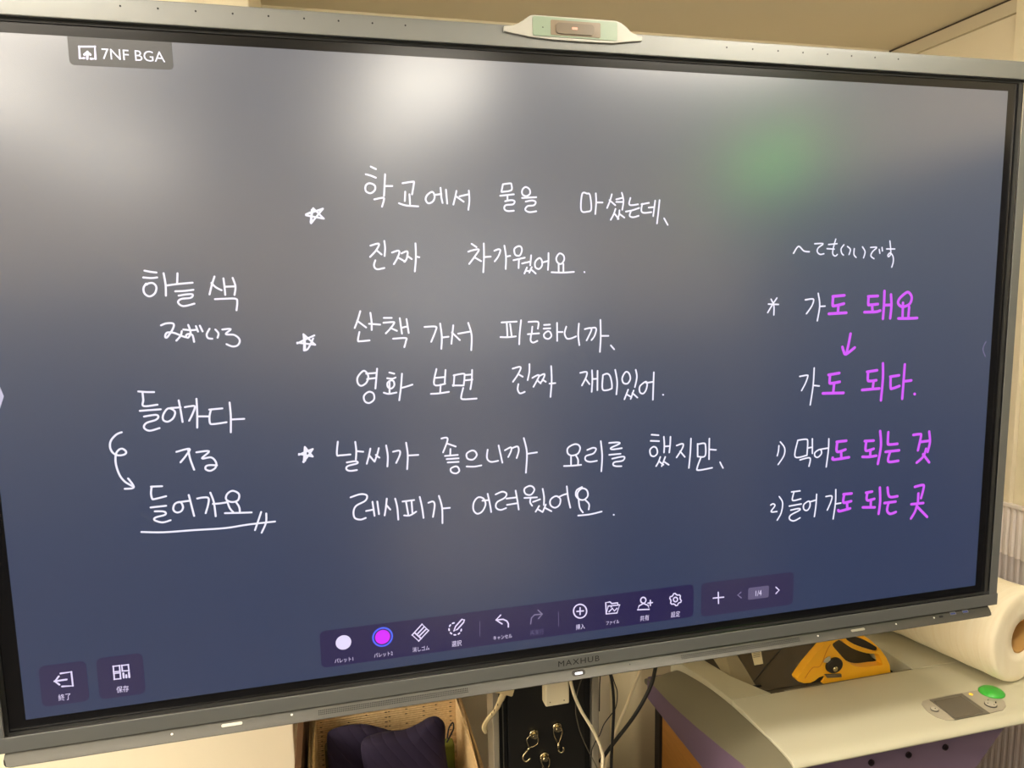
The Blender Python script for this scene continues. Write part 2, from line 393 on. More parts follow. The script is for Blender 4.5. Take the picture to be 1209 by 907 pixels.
# ------------------------------------------------------------------ picture on the screen
CROP = dict(A=(120,300,5.495), B=(120,455,5.495), C=(350,180,5.495), D=(540,180,4.65), E=(340,350,5.0375), F=(560,350,5.0375),
            G=(340,500,4.03), H=(620,490,4.836), I=(890,270,5.495), J=(890,410,5.495), K=(890,490,5.495), L=(120,550,5.495),
            T=(370,700,6.045), U=(560,690,6.045), V=(740,670,6.045), X=(0,667,3.778), P=(0,0,3.778), O=(0,0,1))
W_INK = ink('ink_white', (238, 236, 255), .86); P_INK = ink('ink_magenta', (208, 88, 246), .9)
UI_INK = ink('ui_white', (226, 216, 248), .85); UI_DIM = ink('ui_dim', (112, 104, 136)); UI_DIM2 = ink('ui_dimmer', (84, 76, 110))
def bpt(crop, x, y, yy):
    x0, y0, s = CROP[crop]; return at(x0 + x/s, y0 + y/s, y=yy)
LAY = [0]
def strokes(name, crop, data, width, M, label=None, yy=-.0006, sm=True):
    """pen strokes as flat round-ended ribbons lying on the screen"""
    bm = nb(); LAY[0] += 1; k = 0
    for st in data.split(';'):
        st = st.strip()
        if not st: continue
        closed = st.endswith('o'); st = st.rstrip('o ')
        raw = [tuple(float(q) for q in t.split(',')) for t in st.split()]
        y = yy - .00002 * (k % 6); k += 1
        P = [bpt(crop, a, b, y) for a, b in raw]; P = [Vector((p.x, 0, p.z)) for p in P]
        if closed and (P[0]-P[-1]).length < .002: P.pop()
        P = smooth_path(P, 5, closed) if sm else P
        n = len(P); h = width/2; L, R_ = [], []
        for i, p in enumerate(P):
            t = (P[(i+1) % n] - P[i-1]) if closed else (P[min(i+1, n-1)] - P[max(i-1, 0)])
            if t.length < 1e-7: t = Vector((1, 0, 0))
            t.normalize(); nn = Vector((-t.z, 0, t.x))
            L.append(bm.verts.new((p.x+nn.x*h, y, p.z+nn.z*h))); R_.append(bm.verts.new((p.x-nn.x*h, y, p.z-nn.z*h)))
        for i in range(n if closed else n-1):
            j = (i+1) % n; bm.faces.new((L[i], R_[i], R_[j], L[j]))
        if not closed:
            for p in (P[0], P[-1]):
                bm.faces.new([bm.verts.new((p.x+h*math.cos(q*math.pi/5), y-.00001, p.z+h*math.sin(q*math.pi/5))) for q in range(10)])
        if not sm:
            for p in (P if closed else P[1:-1]):
                bm.faces.new([bm.verts.new((p.x+h*math.cos(q*math.pi/5), y-.00001, p.z+h*math.sin(q*math.pi/5))) for q in range(10)])
    return link(name, bm, M, scr, label=label)
WW, PW = .0027, .0050
def word(crop, data, txt=None, w_=WW, M=None):
    return strokes('handwritten_word', crop, data, w_, M or W_INK, label=(txt or None))
word('A', "278,108 320,116 355,120; 270,152 320,156 360,152; 290,190 272,220 278,255 310,275 345,255 355,215 335,190 305,190 290,200 o; 402,125 415,200 417,270; 492,125 490,190; 417,205 490,195 590,186; 478,242 540,239 595,232; 500,270 550,262 590,262 578,284 515,292 496,315 530,338 602,322", 'white handwriting, two Korean syllables at top of left column')
word('A', "732,146 715,200 700,262; 712,188 740,215 778,235; 790,158 797,210 802,265; 850,155 868,210 862,265; 800,212 865,210; 735,293 800,290 868,290 880,310 875,365")
word('A', "385,463 420,450 465,452 462,485 425,540 412,535 425,510 470,512 515,530 545,540; 520,500 512,530 485,562; 530,490 575,494 612,492; 562,460 577,510 562,542 547,535 557,520 588,525 600,570; 612,468 625,503; 637,465 655,502; 700,485 682,520 690,545 718,550; 738,490 758,515 752,543; 783,490 838,487 805,520 860,525 895,555 885,590 850,600 810,585", 'small white Japanese handwriting')
word('B', "238,40 290,44 340,44; 265,44 270,95 272,135 362,126; 248,166 383,156; 275,203 350,192 368,205 350,225 290,245 275,275 310,295 375,278")
word('B', "432,150 400,190 400,225 430,236 465,212 475,170 440,150 o; 500,98 512,160 525,238; 445,148 512,143")
word('B', "540,142 575,136 605,138 590,185 568,230; 615,88 620,180 620,275; 622,202 695,202; 698,158 783,150; 710,156 700,200 703,245 725,252 810,240; 830,112 838,200 838,305; 840,222 925,218")
strokes('handwritten_arrow', 'B', "130,305 95,320 60,360 55,405 75,440 110,455 150,448 158,430 135,412 110,420 92,450 92,510 115,580 150,625 200,655; 172,605 205,650 200,668 150,672", WW, W_INK, 'white looped arrow pointing down')
word('B', "485,432 570,412 548,455 512,500; 562,420 575,480 600,548; 615,435 697,428 650,475 710,468 742,500 738,535 705,555 675,545 678,525 705,518 748,520")
word('B', "320,658 392,655; 325,658 320,700 328,736 345,738 418,720; 318,793 418,782; 345,818 405,820 412,840 350,858 345,876 395,890 447,876")
word('B', "510,758 475,770 465,805 485,825 515,818 528,790 512,762 o; 495,760 550,752 568,750; 565,712 580,770 600,848; 620,735 660,728 692,732 692,770 675,830; 705,697 728,760 740,850; 722,770 765,767 810,760; 850,685 815,705 808,740 845,758 885,745 890,705 o; 812,745 830,795 855,825; 870,755 892,790 897,825; 800,830 890,828 973,825")
strokes('handwritten_underline', 'L', "258,430 400,432 600,418 800,405 950,382 1125,362; 1035,300 1015,360 995,418; 1068,310 1066,370 1038,435", WW, W_INK, 'long white underline ending in two slashes')
strokes('handwritten_star', 'C', "95,460 100,405 108,362; 108,362 178,430; 178,430 62,408; 62,402 172,365; 172,365 95,460; 66,400 105,385 168,372; 100,372 92,455", WW, W_INK, None)
word('C', "482,92 515,108; 450,142 480,150 515,164; 475,200 450,215 450,250 480,265 508,245 508,215 o; 575,142 572,210 568,282; 572,218 622,218; 505,305 562,294 567,310 555,352; 688,200 755,190 762,200 750,272; 706,255 703,315; 733,272 737,335; 665,330 710,344 790,350")
word('C', "882,256 850,275 838,305 855,330 885,318 897,285 o; 893,276 940,270; 935,230 940,290 948,328; 970,242 978,332; 1038,250 1030,290 1018,338; 1040,288 1085,320; 1058,285 1115,272; 1118,248 1122,310 1115,372")
word('C', "480,605 535,592 517,635 478,678; 520,635 552,662; 570,575 575,620 572,672; 512,700 503,735 522,758 570,750; 620,650 655,638 668,646 655,685 632,725; 655,680 705,708; 682,655 712,642 722,650 715,690 700,710; 718,670 748,692; 772,590 775,680 768,772; 775,676 797,680")
word('D', "250,175 242,215; 250,175 290,170 297,178 295,208 243,217; 235,238 310,230; 275,238 275,262; 262,268 295,262 314,268 305,285 265,290 258,310 275,322 310,320; 375,190 357,205 357,230 378,240 398,227 396,203 o; 355,250 433,246; 375,270 410,264 430,272 420,290 385,295 373,315 395,328 433,323")
word('D', "685,228 680,318 715,325 735,310 728,235 712,226 o; 760,225 762,275 757,338; 762,275 797,275; 848,230 838,265 822,305; 835,262 867,290; 872,258 905,250; 872,272 908,272; 903,222 912,265 905,315; 868,310 858,340 842,370; 862,335 885,365; 890,318 888,340 880,366; 890,338 917,358")
word('D', "950,250 945,288 992,285; 925,325 960,318 998,305; 953,322 946,348 965,356 995,348; 1010,285 1052,277; 1015,282 1010,320 1025,332 1065,328; 1050,303 1080,300; 1086,265 1075,350; 1110,262 1103,330 1096,390; 1135,362 1155,398")
word('D', "78,502 105,520; 60,545 85,537 118,534 95,572 65,612; 92,575 130,597; 145,500 146,580 142,658; 145,575 183,572; 203,540 225,532 236,538 225,570 205,598; 258,512 267,575 265,640; 268,572 290,568")
word('D', "335,515 313,530 318,562 342,566 354,540 350,520 o; 308,592 370,578; 338,588 336,635; 355,610 398,600; 405,565 400,620; 382,632 368,665; 376,650 398,652; 408,630 395,660; 402,640 430,665; 450,580 428,600 428,630 448,640 464,622 464,595 o; 464,605 498,596; 500,553 500,600 497,645; 560,555 543,580 550,605 570,612 586,590 582,565 o; 556,612 556,655; 582,612 582,655; 517,658 580,660 640,656; 697,656 698,658")
strokes('handwritten_star', 'E', "95,322 96,270 92,225; 92,225 162,288; 162,288 55,275; 55,280 100,258 157,232; 150,250 120,310 98,322; 100,240 102,318", WW, W_INK)
word('E', "430,88 415,140 397,188; 412,145 465,185; 490,98 497,150 498,200; 482,163 548,168; 425,212 416,262 430,267 485,262; 570,128 617,128; 568,157 620,153 632,158 610,190 582,220; 610,188 648,205; 665,130 678,222; 705,135 718,218; 675,187 712,178; 625,252 700,248 702,265 692,302")
word('E', "812,182 878,180 878,205 852,270; 905,162 915,240 912,312; 915,245 955,240; 983,172 972,282; 975,215 1022,260; 1012,222 1080,210; 1072,158 1092,230 1090,320")
word('E', "445,445 415,480 415,515 435,532 465,515 478,480 465,450 o; 465,460 528,455; 470,492 525,485; 530,430 525,490 520,548; 480,568 452,592 458,625 485,634 512,612 508,578 o; 603,453 632,460; 590,487 620,490 640,483; 612,500 592,515 595,540 615,548 632,530 628,505 o; 604,505 604,575; 570,573 600,580 645,572; 678,460 672,540 662,618; 672,545 700,538 740,525")
word('E', "883,432 870,525 935,520; 937,438 932,520; 876,485 932,480; 908,525 905,575; 850,580 900,577 957,568; 990,468 985,530 980,528; 985,530 1045,530; 985,470 1045,460 1050,480 1045,530; 1050,468 1092,465; 1050,500 1097,495; 1095,438 1093,500 1085,552; 1042,545 1030,600 1045,612 1122,608")
word('F', "162,155 252,150; 193,158 197,235; 213,165 222,235; 155,242 200,243 247,238; 278,142 270,220 267,285; 322,152 372,150 382,160 378,192; 345,180 342,215; 318,225 385,220; 338,228 335,262 350,275 375,265")
word('F', "415,170 450,168; 412,192 452,190; 435,208 415,225 418,245 440,253 458,237 452,214 o; 492,158 493,265; 493,212 525,212; 547,180 537,220 550,250 575,250 605,238; 622,162 618,230 625,290; 657,195 692,188 695,205 668,262; 690,190 718,186 725,200 715,235 697,260; 750,140 752,240 747,330; 752,235 798,235; 812,292 832,315")
word('F', "228,430 275,420 262,460 230,508; 260,462 288,478; 328,403 327,450 317,498; 262,522 258,555 272,577 300,568; 345,485 378,468 383,480 352,538; 375,500 395,518; 385,475 412,462 418,470 405,500 392,515; 405,495 425,508; 457,415 460,500 453,598; 447,519 482,516")
word('F', "630,455 668,450 665,480 640,530; 662,492 685,522; 700,440 702,500 698,568; 733,443 732,558; 702,492 732,490; 765,468 762,550 790,558 818,548; 765,468 790,460 808,475 818,520 818,548; 838,437 850,510 845,583; 900,450 880,485 887,515 912,518 928,490 920,458 o; 960,437 967,480 955,540; 915,555 893,612; 905,582 935,600; 948,560 930,610; 940,575 970,602; 1018,508 985,535 985,570 1005,578 1022,555 1028,520 o; 1022,515 1065,508; 1068,452 1065,530 1062,615; 1122,585 1124,586")
strokes('handwritten_star', 'G', "75,185 78,145 80,112; 80,112 118,158; 118,158 52,145; 52,150 85,135 118,122; 118,122 92,160 72,183; 86,118 82,178", WW, W_INK)
word('G', "237,87 233,148 250,152 297,148; 320,88 325,130 323,172; 325,132 358,135; 280,186 322,180 330,190 285,203 278,218 295,226 328,222; 392,120 385,155 375,192; 386,152 412,182; 432,118 424,150 412,182; 418,150 435,163; 467,105 475,155 473,205; 500,135 530,130 532,150 515,188; 562,92 570,150 567,218; 570,153 620,150")
word('G', "730,72 755,68 758,85 738,138; 755,95 798,110; 773,122 772,150; 747,155 808,150; 755,170 812,166; 760,186 812,183; 795,205 775,215 778,232 800,238 815,226 808,208 o; 872,130 850,145 855,168 880,172 898,152 890,133 o; 850,205 885,206 920,200; 950,125 947,165 965,183 1000,178; 1002,105 1012,150 1020,187; 1032,128 1060,114 1062,130 1048,160; 1066,118 1092,110 1098,130 1088,165; 1122,70 1137,140 1132,235; 1137,145 1185,138")
word('G', "298,352 345,337 375,343 368,368 325,392 312,420 318,450 345,458 370,450; 372,417 408,410; 402,373 412,440; 425,372 433,432; 470,358 466,400 460,438; 467,388 487,410; 510,358 520,400 525,458; 545,372 600,365; 562,375 572,432; 588,368 592,425; 553,438 580,438 610,420; 627,350 638,400 645,450; 668,378 690,372 698,390 690,445; 718,345 733,400 735,475; 735,405 770,402")
word('G', "905,352 885,375 882,410 900,430 925,418 940,385 930,358 o; 925,368 955,365; 950,335 960,380 967,422; 988,338 1020,325 1040,335 1030,355 995,375 990,400 1010,412 1038,403; 1040,358 1088,352; 1042,388 1090,380; 1083,320 1092,370 1098,410; 1147,298 1125,312 1130,335 1155,340 1172,318 1165,302 o; 1125,355 1185,352; 1155,355 1152,375 1162,392")
word('H', "45,497 85,482; 100,422 108,470 107,515; 80,520 60,553; 75,540 100,555; 118,512 100,555; 112,530 150,550; 170,465 145,485 145,515 170,530 195,515 202,485 190,468 o; 190,470 215,458 240,450; 238,408 245,470 258,530; 325,420 300,445 305,478 335,485 358,462 352,430 o; 325,412 295,430 290,460 305,480; 305,478 312,530 330,557; 345,487 365,510 363,540; 303,575 370,568 437,552; 505,570 507,571")
word('H', "280,168 245,188 243,218 265,232 300,222 314,192 305,172 o; 262,232 262,287; 290,232 302,255 302,280; 222,292 270,290 320,285; 355,200 388,188 405,195 390,220 348,235 345,258 370,268 410,262; 432,150 440,235 435,322; 480,160 530,157 538,165 490,188 500,197 552,190; 480,228 545,222; 497,250 555,238 568,245 555,262 510,270 503,286 520,293 550,293")
word('H', "722,113 762,116; 717,148 765,150; 732,182 713,200 718,230 738,236 755,218 750,190 o; 792,125 795,170 793,215; 830,125 828,170 823,215; 795,180 826,178; 772,240 762,268 748,293; 765,265 790,285; 800,240 780,293; 790,265 820,285; 865,175 900,165 898,190 865,243; 885,208 912,240; 947,135 943,220 935,303; 985,165 985,237; 985,168 1020,162 1030,175 1027,235 985,238; 1052,135 1050,253; 1052,197 1090,200; 1003,245 983,300 990,316 1068,302; 1113,270 1120,285 1130,303")
word('I', "258,160 290,115 325,145 360,150", 'white wavy dash', .0026)
word('I', "395,98 450,98 418,125 412,150 430,167 455,163; 532,68 515,130 513,165 528,178 542,168; 485,103 540,98; 475,130 522,133; 585,105 567,130 570,158 582,172; 608,116 627,135 618,168; 652,130 650,168 664,187; 705,118 722,150 712,190; 758,122 798,122 770,150 760,178 780,195; 814,135 818,160; 832,122 835,145; 862,132 915,132; 883,80 888,130 888,165 875,182 870,172 885,158 903,180 905,215 895,250", 'thin white Japanese handwriting', .0024)
strokes('handwritten_asterisk', 'I', "150,450 120,495 90,545; 112,458 130,500 130,560; 95,490 160,492", .0026, W_INK)
word('I', "335,462 380,456 388,468 375,505 342,552; 418,420 428,500 412,598; 428,505 462,503")
word('I', "512,440 588,433; 515,440 512,490 520,502 585,487; 550,495 545,550; 487,553 600,546", 'bold magenta handwriting', PW, P_INK)
word('I', "742,440 805,437; 745,440 743,490 752,495 805,490; 768,495 770,540; 718,542 790,540 820,532; 848,405 845,495 838,585; 890,428 893,500 885,582; 845,497 890,495; 990,415 945,455 938,488 965,507 1010,490 1025,450 1012,420 o; 968,482 965,578; 1008,508 1003,575; 938,583 1000,583 1060,580", 'bold magenta handwriting', PW, P_INK)
strokes('handwritten_arrow', 'I', "628,682 615,750 600,815; 575,768 583,795 598,815 655,772", PW, P_INK, 'small magenta down arrow')
word('J', "298,190 345,182 350,192 335,235 310,282; 392,135 385,250 366,375; 388,248 425,252")
word('J', "485,180 555,168; 495,180 492,225 500,235 558,225; 522,232 515,298; 448,300 582,297", 'bold magenta handwriting', PW, P_INK)
word('J', "735,160 800,150; 742,160 740,210 750,220 795,215; 778,218 772,265; 703,278 815,268; 838,105 838,200 825,345; 885,192 943,183; 888,192 888,262 900,268 945,252; 980,112 972,220 963,335; 975,222 1022,216; 1043,303 1045,305", 'bold magenta handwriting', PW, P_INK)
word('K', "163,200 160,235 152,265; 172,175 200,215 195,265 158,322", None, .0026)
word('K', "285,168 268,272 345,262; 285,165 338,158 350,175 345,262; 348,215 378,210; 380,155 380,250; 300,292 355,278 367,290 358,333; 425,225 397,245 397,268 415,275 437,255 438,232 o; 430,224 482,215; 487,155 484,230 470,338")
word('K', "538,175 600,168; 542,175 537,225 548,240 595,225; 567,235 568,285; 512,278 520,290 618,275", 'bold magenta handwriting', PW, P_INK)
word('K', "720,170 778,167; 730,170 725,225 740,232 778,220; 757,228 755,270; 705,272 750,272 795,265; 820,105 825,200 805,318; 873,112 870,180 878,192 932,188; 855,240 943,230; 885,238 872,285 880,305 938,298", 'bold magenta handwriting', PW, P_INK)
word('K', "1035,130 1078,125 1085,138 1065,230; 1085,175 1140,168; 1138,108 1143,175 1128,240; 1118,220 1100,270 1057,310; 1098,255 1138,308", 'bold magenta handwriting', PW, P_INK)
word('K', "110,585 125,577 137,590 112,628 150,627; 165,530 187,570 178,635 152,683", None, .0026)
word('K', "245,500 300,493; 262,497 250,545 260,556 305,545; 230,592 308,578; 240,618 290,608 298,618 240,650 232,676 260,688 300,668; 355,560 325,582 325,612 345,620 362,600 365,572 o; 362,565 405,552; 408,515 403,590 393,660; 468,530 500,525 508,535 498,570 477,618; 532,485 530,570 515,675; 530,578 565,572")
word('K', "582,515 635,510; 587,515 580,560 590,570 632,560; 605,568 607,610; 548,618 558,625 625,607", 'bold magenta handwriting', PW, P_INK)
word('K', "728,505 768,498; 737,505 732,545 745,555 782,545; 760,550 758,598; 707,600 785,600; 818,472 820,560 810,642; 868,472 880,530 932,528; 848,572 920,563; 875,568 865,620 885,642 922,630", 'bold magenta handwriting', PW, P_INK)
word('K', "1045,467 1095,455 1103,470 1085,540; 1068,510 1065,570; 1022,580 1100,572; 1058,590 1045,630 1020,672; 1060,595 1125,662", 'bold magenta handwriting', PW, P_INK)

# interface panels
def ui_panel(name, c4, r, M, yy=-.0003, label=None):
    P = ypoly(c4, yy); x0 = (P[0].x+P[3].x)/2; x1 = (P[1].x+P[2].x)/2; z1 = (P[0].z+P[1].z)/2; z0 = (P[2].z+P[3].z)/2
    bm = nb(); bm.faces.new([bm.verts.new((a, yy, b)) for a, b in rrect(x0, x1, z0, z1, r)]); return link(name, bm, M, scr, label=label)
PANELM = ink('ui_panel', (38, 30, 86), .6); PANELM2 = ink('ui_panel_page', (50, 44, 86), .65)
ui_panel('toolbar_panel', [(377.5, 745.5), (819, 690), (818.6, 728.3), (379.3, 789)], .008, PANELM, label='dark purple rounded toolbar strip')
ui_panel('page_panel', [(827.3, 688.5), (937.4, 675.8), (936, 714), (828.5, 728)], .008, PANELM2)
ui_panel('page_chip', [(883.3, 694.3), (907.8, 691.5), (907.6, 705.6), (883.3, 708.2)], .003, ink('ui_chip', (96, 88, 122), .8), -.00042)
ui_panel('exit_button', [(45.5, 786.6), (101.9, 780.5), (105.3, 827.8), (49.5, 835)], .008, PANELM2)
ui_panel('save_button', [(113.8, 776.4), (168.5, 772.0), (172, 820.0), (117, 825.2)], .008, PANELM2)
# source name pill hangs from the top edge
P = ypoly([(79.4, 45.2), (202.9, 53), (202.9, 82), (79.8, 77)], -.0003)
x0, x1, z1, z0 = P[0].x, P[1].x, AZ1, (P[2].z+P[3].z)/2
rr = [q for q in rrect(x0, x1, z0, z1+.006, .006)]; rr = [(a, min(b, z1)) for a, b in rr]
pts = [q for i, q in enumerate(rr) if i == 0 or (abs(q[0]-rr[i-1][0]) + abs(q[1]-rr[i-1][1])) > 1e-5]
bm = nb(); bm.faces.new([bm.verts.new((a, -.0003, b)) for a, b in pts]); link('source_tag', bm, screen_mat('ui_tag', (.13, .12, .105), None, .30, .35, False), scr, label='translucent grey tag at the top edge')
def disc(name, crop, x, y, r0, r1, M, yy=-.0005):
    c = bpt(crop, x, y, yy); e = bpt(crop, x, y, yy); bm = nb(); n = 40
    O_ = [bm.verts.new((c.x+r1*math.cos(k*2*math.pi/n), yy, c.z+r1*math.sin(k*2*math.pi/n))) for k in range(n)]
    if r0 <= 0: bm.faces.new(O_)
    else:
        I_ = [bm.verts.new((c.x+r0*math.cos(k*2*math.pi/n), yy, c.z+r0*math.sin(k*2*math.pi/n))) for k in range(n)]
        for k in range(n): bm.faces.new((O_[k], O_[(k+1) % n], I_[(k+1) % n], I_[k]))
    return link(name, bm, M, scr)
def arcpts(cx, cy_, rx, ry, a0, a1, n=10):
    return ' '.join(f"{cx+rx*math.cos(math.radians(a0+(a1-a0)*k/n)):.1f},{cy_-ry*math.sin(math.radians(a0+(a1-a0)*k/n)):.1f}" for k in range(n+1))
RD = .0118
disc('palette_swatch', 'T', 215, 355, 0, RD, UI_INK)
disc('palette_swatch', 'T', 494, 316, 0, RD*.99, ink('ui_magenta', (206, 30, 238), .95), -.0006)
disc('palette_ring', 'T', 494, 316, RD*1.14, RD*1.38, ink('ui_blue', (70, 92, 226)), -.0006)
SW = .0024
def icon(crop, data, w_=SW, M=None, sm=False):
    return strokes('toolbar_icon', crop, data, w_, M or UI_INK, yy=-.0006, sm=sm)
icon('T', "705,302 775,225 822,270 752,345 o; 722,285 770,328; 745,292 788,246; 760,305 803,262")
icon('T', '; '.join(arcpts(1012, 258, 44, 43, a, a+15, 3) for a in (100, 140, 180, 220, 260, 300, 340)) + "; 1003,272 1015,240 1060,190 1077,195 1072,212 1027,262 o")
icon('U', "188,220 155,255 198,283; 158,255 205,250 232,262 243,282 243,305")
icon('U', "455,185 485,213 458,245; 482,213 430,218 408,240 402,283", .0022, UI_DIM)
icon('U', arcpts(755, 192, 47, 49, 0, 342, 20) + " o; 755,168 755,216; 732,194 779,190", sm=False)
icon('U', "942,210 938,132 968,126 982,138 1022,133 1026,148; 942,212 956,156 1037,148 1018,205 o; 962,196 985,172 1000,190 1018,172; 977,162 978,162")
icon('V', arcpts(118, 235, 19, 21, 0, 342, 14) + " o; 78,303 88,275 120,258 152,272 160,300 o; 168,236 168,272; 151,256 183,252")
gear = ' '.join(f"{348+(42 if k % 4 in (0, 1) else 34)*math.cos(math.radians(90+k*15+4)):.1f},{230-(44 if k % 4 in (0, 1) else 35)*math.sin(math.radians(90+k*15+4)):.1f}" for k in range(24))
icon('V', gear + " o; " + arcpts(348, 230, 15, 16, 0, 342, 14) + " o")
icon('V', "653,178 655,258; 617,220 692,213")
icon('V', "815,178 793,198 817,218", .0024, UI_DIM); icon('V', "1065,142 1087,163 1065,187")
for c_, d_ in (('T', "1188,205 1188,310"), ('U', "600,195 602,300")): strokes('toolbar_divider', c_, d_, .0012, UI_DIM2)
icon('P', "375,259 356,259 353,208 423,208 426,262 405,262; 389,262 390,232; 376,244 390,231 403,244", .0030)
icon('X', "270,485 318,478 325,540 277,543; 243,520 297,512; 262,498 245,520 265,535", .0026)
icon('X', "505,453 533,450 535,475 507,478 o; 543,449 572,446 575,472 546,474 o; 508,485 536,482 538,508 510,511 o; 550,484 552,504; 563,492 564,503; 575,480 577,502", .0026)
def ui_text(s, crop, cx, cy_, wpx, M=None, bold=0.0, yy=-.0006, hs=None, tall=1.28):
    a = bpt(crop, cx - wpx/2, cy_, yy); b = bpt(crop, cx + wpx/2, cy_, yy); c = bpt(crop, cx, cy_, yy)
    return text_mesh('interface_text', s, (b.x-a.x), c.x, c.z, yy, M or UI_INK, scr, bold, hs, None, tall)
ui_text('パレット1', 'T', 218, 480, 132); ui_text('パレット2', 'T', 500, 440, 134); ui_text('消しゴム', 'T', 768, 400, 120)
ui_text('選択', 'T', 1023, 362, 70); ui_text('キャンセル', 'U', 203, 377, 134); ui_text('再実行', 'U', 447, 342, 98, UI_DIM2)
ui_text('挿入', 'U', 757, 303, 64); ui_text('ファイル', 'U', 988, 272, 92); ui_text('共有', 'V', 127, 362, 64); ui_text('設定', 'V', 348, 335, 64)
ui_text('1/4', 'V', 941, 184, 42); ui_text('終了', 'X', 288, 590, 56); ui_text('保存', 'X', 547, 555, 56)
ui_text('7NF BGA', 'P', 596, 247, 280, W_INK, bold=0.0, tall=1.0)
# edge tabs
strokes('edge_tab', 'O', "1164.3,403.5 1161.5,409 1160.8,414 1163.5,421", .0016, UI_DIM)
bm = nb(); bm.faces.new([bm.verts.new(at(u, v, y=-.0004)) for u, v in ((4.6, 468), (0, 457), (-9, 455), (-20, 461), (-22, 475), (-14, 487), (0, 482.5))])
link('edge_tab', bm, ink('ui_tab', (200, 196, 222), .8), scr)
# ------------------------------------------------------------------ stand column behind the display
CY = .12
stand = thing('display_stand', 'black column of the display stand between silver edges, carrying magnetic hooks', 'stand', (-.02, CY+.03, 0))
cx = lambda u: at(u, 850, y=CY).x
link('front_plate', bx(cx(600), cx(690), CY, CY+.012, .06, 1.30), mat('plate_black', (17, 16, 14), .45), stand, bevel=.001)
link('back_plate', bx(cx(590), cx(699), CY+.012, CY+.05, .06, 1.30), BLACK, stand)
for a, b in ((581.5, 589), (699, 706.8)):
    link('edge_profile', bx(cx(a), cx(b), CY-.002, CY+.05, .06, 1.30), mat('stand_alu', (170, 162, 146), .4, .5), stand, bevel=.002)
bm = nb(); tube(bm, [(cx(594.5), CY+.006, .06), (cx(594.5), CY+.006, 1.3)], .0012, 8); link('guide_rod', bm, mat('rod_grey', (110, 106, 96), .4, .6), stand)
link('foot', bx(-.10, cx(706.8)+.25, CY-.26, CY+.035, 0, .0595), BLACKG, stand, bevel=.01)
link('mounting_bracket', bx(cx(590), cx(699), .0855, CY-.0003, 1.12, 1.60), BLACKG, stand)

# magnetic hooks on the plate
def z3(x, y, yy): return at(570 + x/7.75, 790 + y/7.75, y=yy)
def hook(cx_, cy_, wire, stem, hk, label):
    c = z3(cx_, cy_, CY); t = thing('magnetic_hook', label, 'hook', (c.x, CY, c.z), 'magnetic hooks on the black column')
    bm = nb(); lathe(bm, [(0, 0), (.0088, 0), (.0088, .004), (.0078, .005), (.0078, .006), (0, .006)], (c.x, CY-.0001, c.z), (0, -1, 0), 24); link('magnet_base', bm, BRASS, t, smooth=False)
    bm = nb(); lathe(bm, [(.0052, .006), (.0052, .012), (.0046, .0128), (0, .0128)], (c.x, CY-.0001, c.z), (0, -1, 0), 20); link('swivel_cap', bm, BRASS, t)
    if wire: bm = nb(); tube(bm, smooth_path([z3(a, b, CY-.010) for a, b in wire], 4), .0010, 8); link('wire_loop', bm, BRASS, t, smooth=True)
    if stem: bm = nb(); tube(bm, [z3(a, b, CY-.010) for a, b in stem], .0021, 10); link('ferrule', bm, BRASS, t, smooth=True)
    if hk: bm = nb(); tube(bm, smooth_path([z3(a, b, CY-.010 - .006*i/len(hk)) for i, (a, b) in enumerate(hk)], 4), .0017, 10); link('hook_end', bm, BRASS, t, smooth=True)
hook(464, 588, [(443, 602), (418, 625), (402, 652), (415, 690), (430, 718), (495, 690), (508, 645), (498, 610)], [(430, 716), (408, 748)], [(408, 748), (380, 780), (368, 812), (380, 843), (410, 843), (436, 815)], 'silver magnetic hook hanging crooked at the left of the three')
hook(676, 525, [(650, 545), (648, 580), (660, 625), (690, 680), (710, 640), (725, 590), (722, 545)], [(690, 682), (694, 738)], [(694, 735), (700, 758), (722, 765), (738, 748), (737, 715)], 'silver magnetic hook hanging straight, uppermost and rightmost')
hook(559, 795, [(532, 812), (536, 850), (560, 907), (575, 960), (600, 907), (612, 860), (604, 812)], None, None, 'silver magnetic hook lowest on the black column, cut off at the bottom')

# power adapter and cables
ad = thing('power_adapter', 'cream square power adapter hanging on the black column', 'adapter', at(657, 820, y=.10))
a0, a1 = at(644.2, 834.5, y=.095), at(672.2, 800, y=.095)
link('body', bx(a0.x, a1.x, .095, CY-.0004, at(657, 833.5, y=.095).z, .985), WHITEP, ad, bevel=.003, segs=3)
for u, v in ((649.5, 829.5), (666, 827)):
    p = at(u, v, y=.095); bm = nb(); lathe(bm, [(0, 0), (.0012, 0), (.0012, .0004), (0, .0004)], (p.x, .0951, p.z), (0, -1, 0), 10); link('screw_hole', bm, mat('hole_brown', (120, 95, 60), .7), ad)
def cable(name, pts, r, M, y, label, dy=0.0, flat=1.0):
    bm = nb(); n = len(pts)
    yy = y if isinstance(y, list) else [y + dy*i/(n-1) for i in range(n)]
    tube(bm, smooth_path([at(u, v, y=q) for (u, v), q in zip(pts, yy)], 5), r, 10, flat=flat)
    return tag(link(name, bm, M, smooth=True), label, 'cable')
CABK = mat('cable_black', (12, 12, 12), .45); CABW = mat('cable_cream', (232, 218, 186), .45); CABG = mat('cable_grey', (84, 78, 66), .5)
cable('power_cable', [(672.5, 795), (674, 806), (678.4, 822), (686, 839), (691.5, 848), (701, 864), (707.5, 878), (711.5, 892), (711, 907), (710, 940)], .0031, CABW, .085, 'thick cream cable running down from the cream adapter')
cable('power_cable', [(717, 788), (721, 798), (723.7, 815), (724.7, 836), (723.9, 857), (722.7, 878), (721.7, 907), (721, 940)], .0028, CABK, .10, 'straight black cable hanging down right of the black column')
